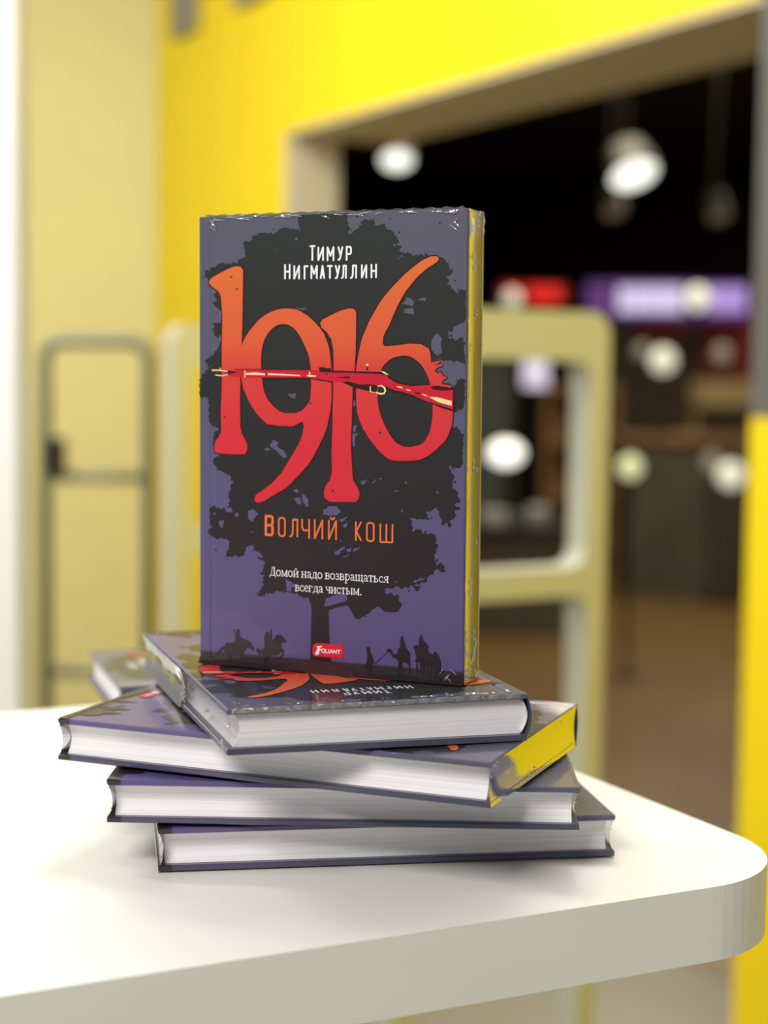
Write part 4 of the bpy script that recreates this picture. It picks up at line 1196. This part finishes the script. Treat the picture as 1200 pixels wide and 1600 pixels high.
b.build('counter_body', M_kiosk, root)
b = MB(); b.box((a_.x - 0.03, 9.16, a_.z), (c_.x + 0.03, 9.72, a_.z + 0.03))
b.build('counter_top', M_black, root)
# brown display rack
root = thing('display_rack', (at(930, 700, 12.2).x, 12.2, 0), 'brown wooden display rack left of the dark kiosk counter', 'rack')
a_, c_ = at(852, 600, 12.2), at(968, 600, 12.2)
b = MB()
b.box((a_.x, 12.5, zf), (c_.x, 12.54, a_.z))
b.build('back_panel', M_wood, root)
for x in (a_.x, c_.x - 0.04):
    b = MB(); b.box((x, 12.2, zf), (x + 0.04, 12.5, a_.z))
    b.build('side_panel', M_wood, root)
for k in range(4):
    z = 0.15 + k * (a_.z - 0.2) / 3
    b = MB(); b.box((a_.x + 0.04, 12.2, z), (c_.x - 0.04, 12.5, z + 0.03))
    b.build('shelf', M_wood, root)


def table_lamp(px, py, d, rr, zb, M_, lab, sx=1.0):
    """globe lamp on a stem and foot"""
    p = at(px, py, d)
    zb += 0.001
    root = thing('globe_lamp', (p.x, p.y, zb), lab, 'lamp', 'lit globe lamps in the mall')
    b = MB()
    b.lathe([(max(1e-4, rr * sx * math.sin(math.pi * k / 12)), -rr * math.cos(math.pi * k / 12)) for k in range(13)], p, 20)
    b.build('globe', M_, root, smooth=True)
    b = MB(); b.tube([(p.x, p.y, zb), (p.x, p.y, p.z - rr * 0.98)], 0.012, 8)
    b.build('stem', M_black, root)
    b = MB(); b.lathe([(0.001, 0), (0.07, 0), (0.07, 0.012), (0.001, 0.02)], (p.x, p.y, zb), 16)
    b.build('foot', M_black, root)


zc1 = at(985, 690, dK).z + 0.04
zc2 = at(640, 830, 9.2).z + 0.03
table_lamp(790, 708, 9.6, 0.075, zc2, M_lamp, 'bright white oval lamp inside the window of the security gate', 1.35)
table_lamp(985, 730, 8.0, 0.055, 0.004, M_globe_green, 'greenish white globe lamp beside the post of the security gate')
table_lamp(1142, 742, 10.6, 0.085, 0.004, M_globe, 'white globe lamp before the dark kiosk counter, near the yellow post')
table_lamp(1112, 722, 10.8, 0.06, 0.004, M_globe_dim, 'dim globe lamp just left of the white globe near the yellow post')
table_lamp(1128, 552, dK + 0.3, 0.06, at(1100, 596, dK).z, M_globe_dim, 'dim beige globe lamp on the beige shelf of the kiosk counter')
table_lamp(1036, 563, dK + 0.25, 0.085, zc1, M_globe, 'large pale globe lamp on the kiosk counter under the purple sign')
table_lamp(1003, 548, dK + 0.35, 0.05, zc1, M_globe_dim, 'small dim globe lamp on the kiosk counter left of the large pale one')
table_lamp(800, 466, 12.4, 0.06, 0.004, M_globe, 'white globe lamp in front of the small red sign')
table_lamp(1090, 466, 12.4, 0.09, 0.004, M_globe, 'warm white globe lamp in front of the purple sign')
# lit screen and low pale boxes
root = thing('display_screen', at(838, 610, 10.0), 'lit lavender screen on a stand inside the gate window', 'screen')
b = MB(); facing_box(b, (818, 552), (856, 606), 10.0, 0.03)
b.build('screen_face', M_lav, root)
b = MB(); p = at(838, 606, 10.0); b.tube([(p.x, 10.015, 0.004), (p.x, 10.015, p.z)], 0.02, 8)
b.build('stand', M_black, root)
for x0, x1, g in ((752, 792, 'wide pale box lying on the low dark counter, beside the book'), (798, 818, 'small grey box between the wide pale box and the round canister')):
    b = MB(); a_ = at(x0, 800, 9.3); c_ = at(x1, 800, 9.3)
    b.box((a_.x, 9.3, zc2), (c_.x, 9.45, zc2 + 0.075 if x1 < 795 else zc2 + 0.06))
    tag(b.build('storage_box', mat('pale_box', (190, 192, 196), 0.5, emit=(190, 192, 200), power=0.0) if x1 < 795 else M_teal, bevel=0.006), g, 'box')
b = MB(); p = at(842, 815, 9.3)
b.lathe([(0.001, 0), (0.06, 0), (0.065, 0.01), (0.065, 0.085), (0.05, 0.1), (0.001, 0.1)], (p.x, 9.36, zc2), 20)
tag(b.build('canister', mat('pale_canister', (176, 178, 182), 0.4), smooth=False), 'round pale canister at the end of the low dark counter', 'canister')
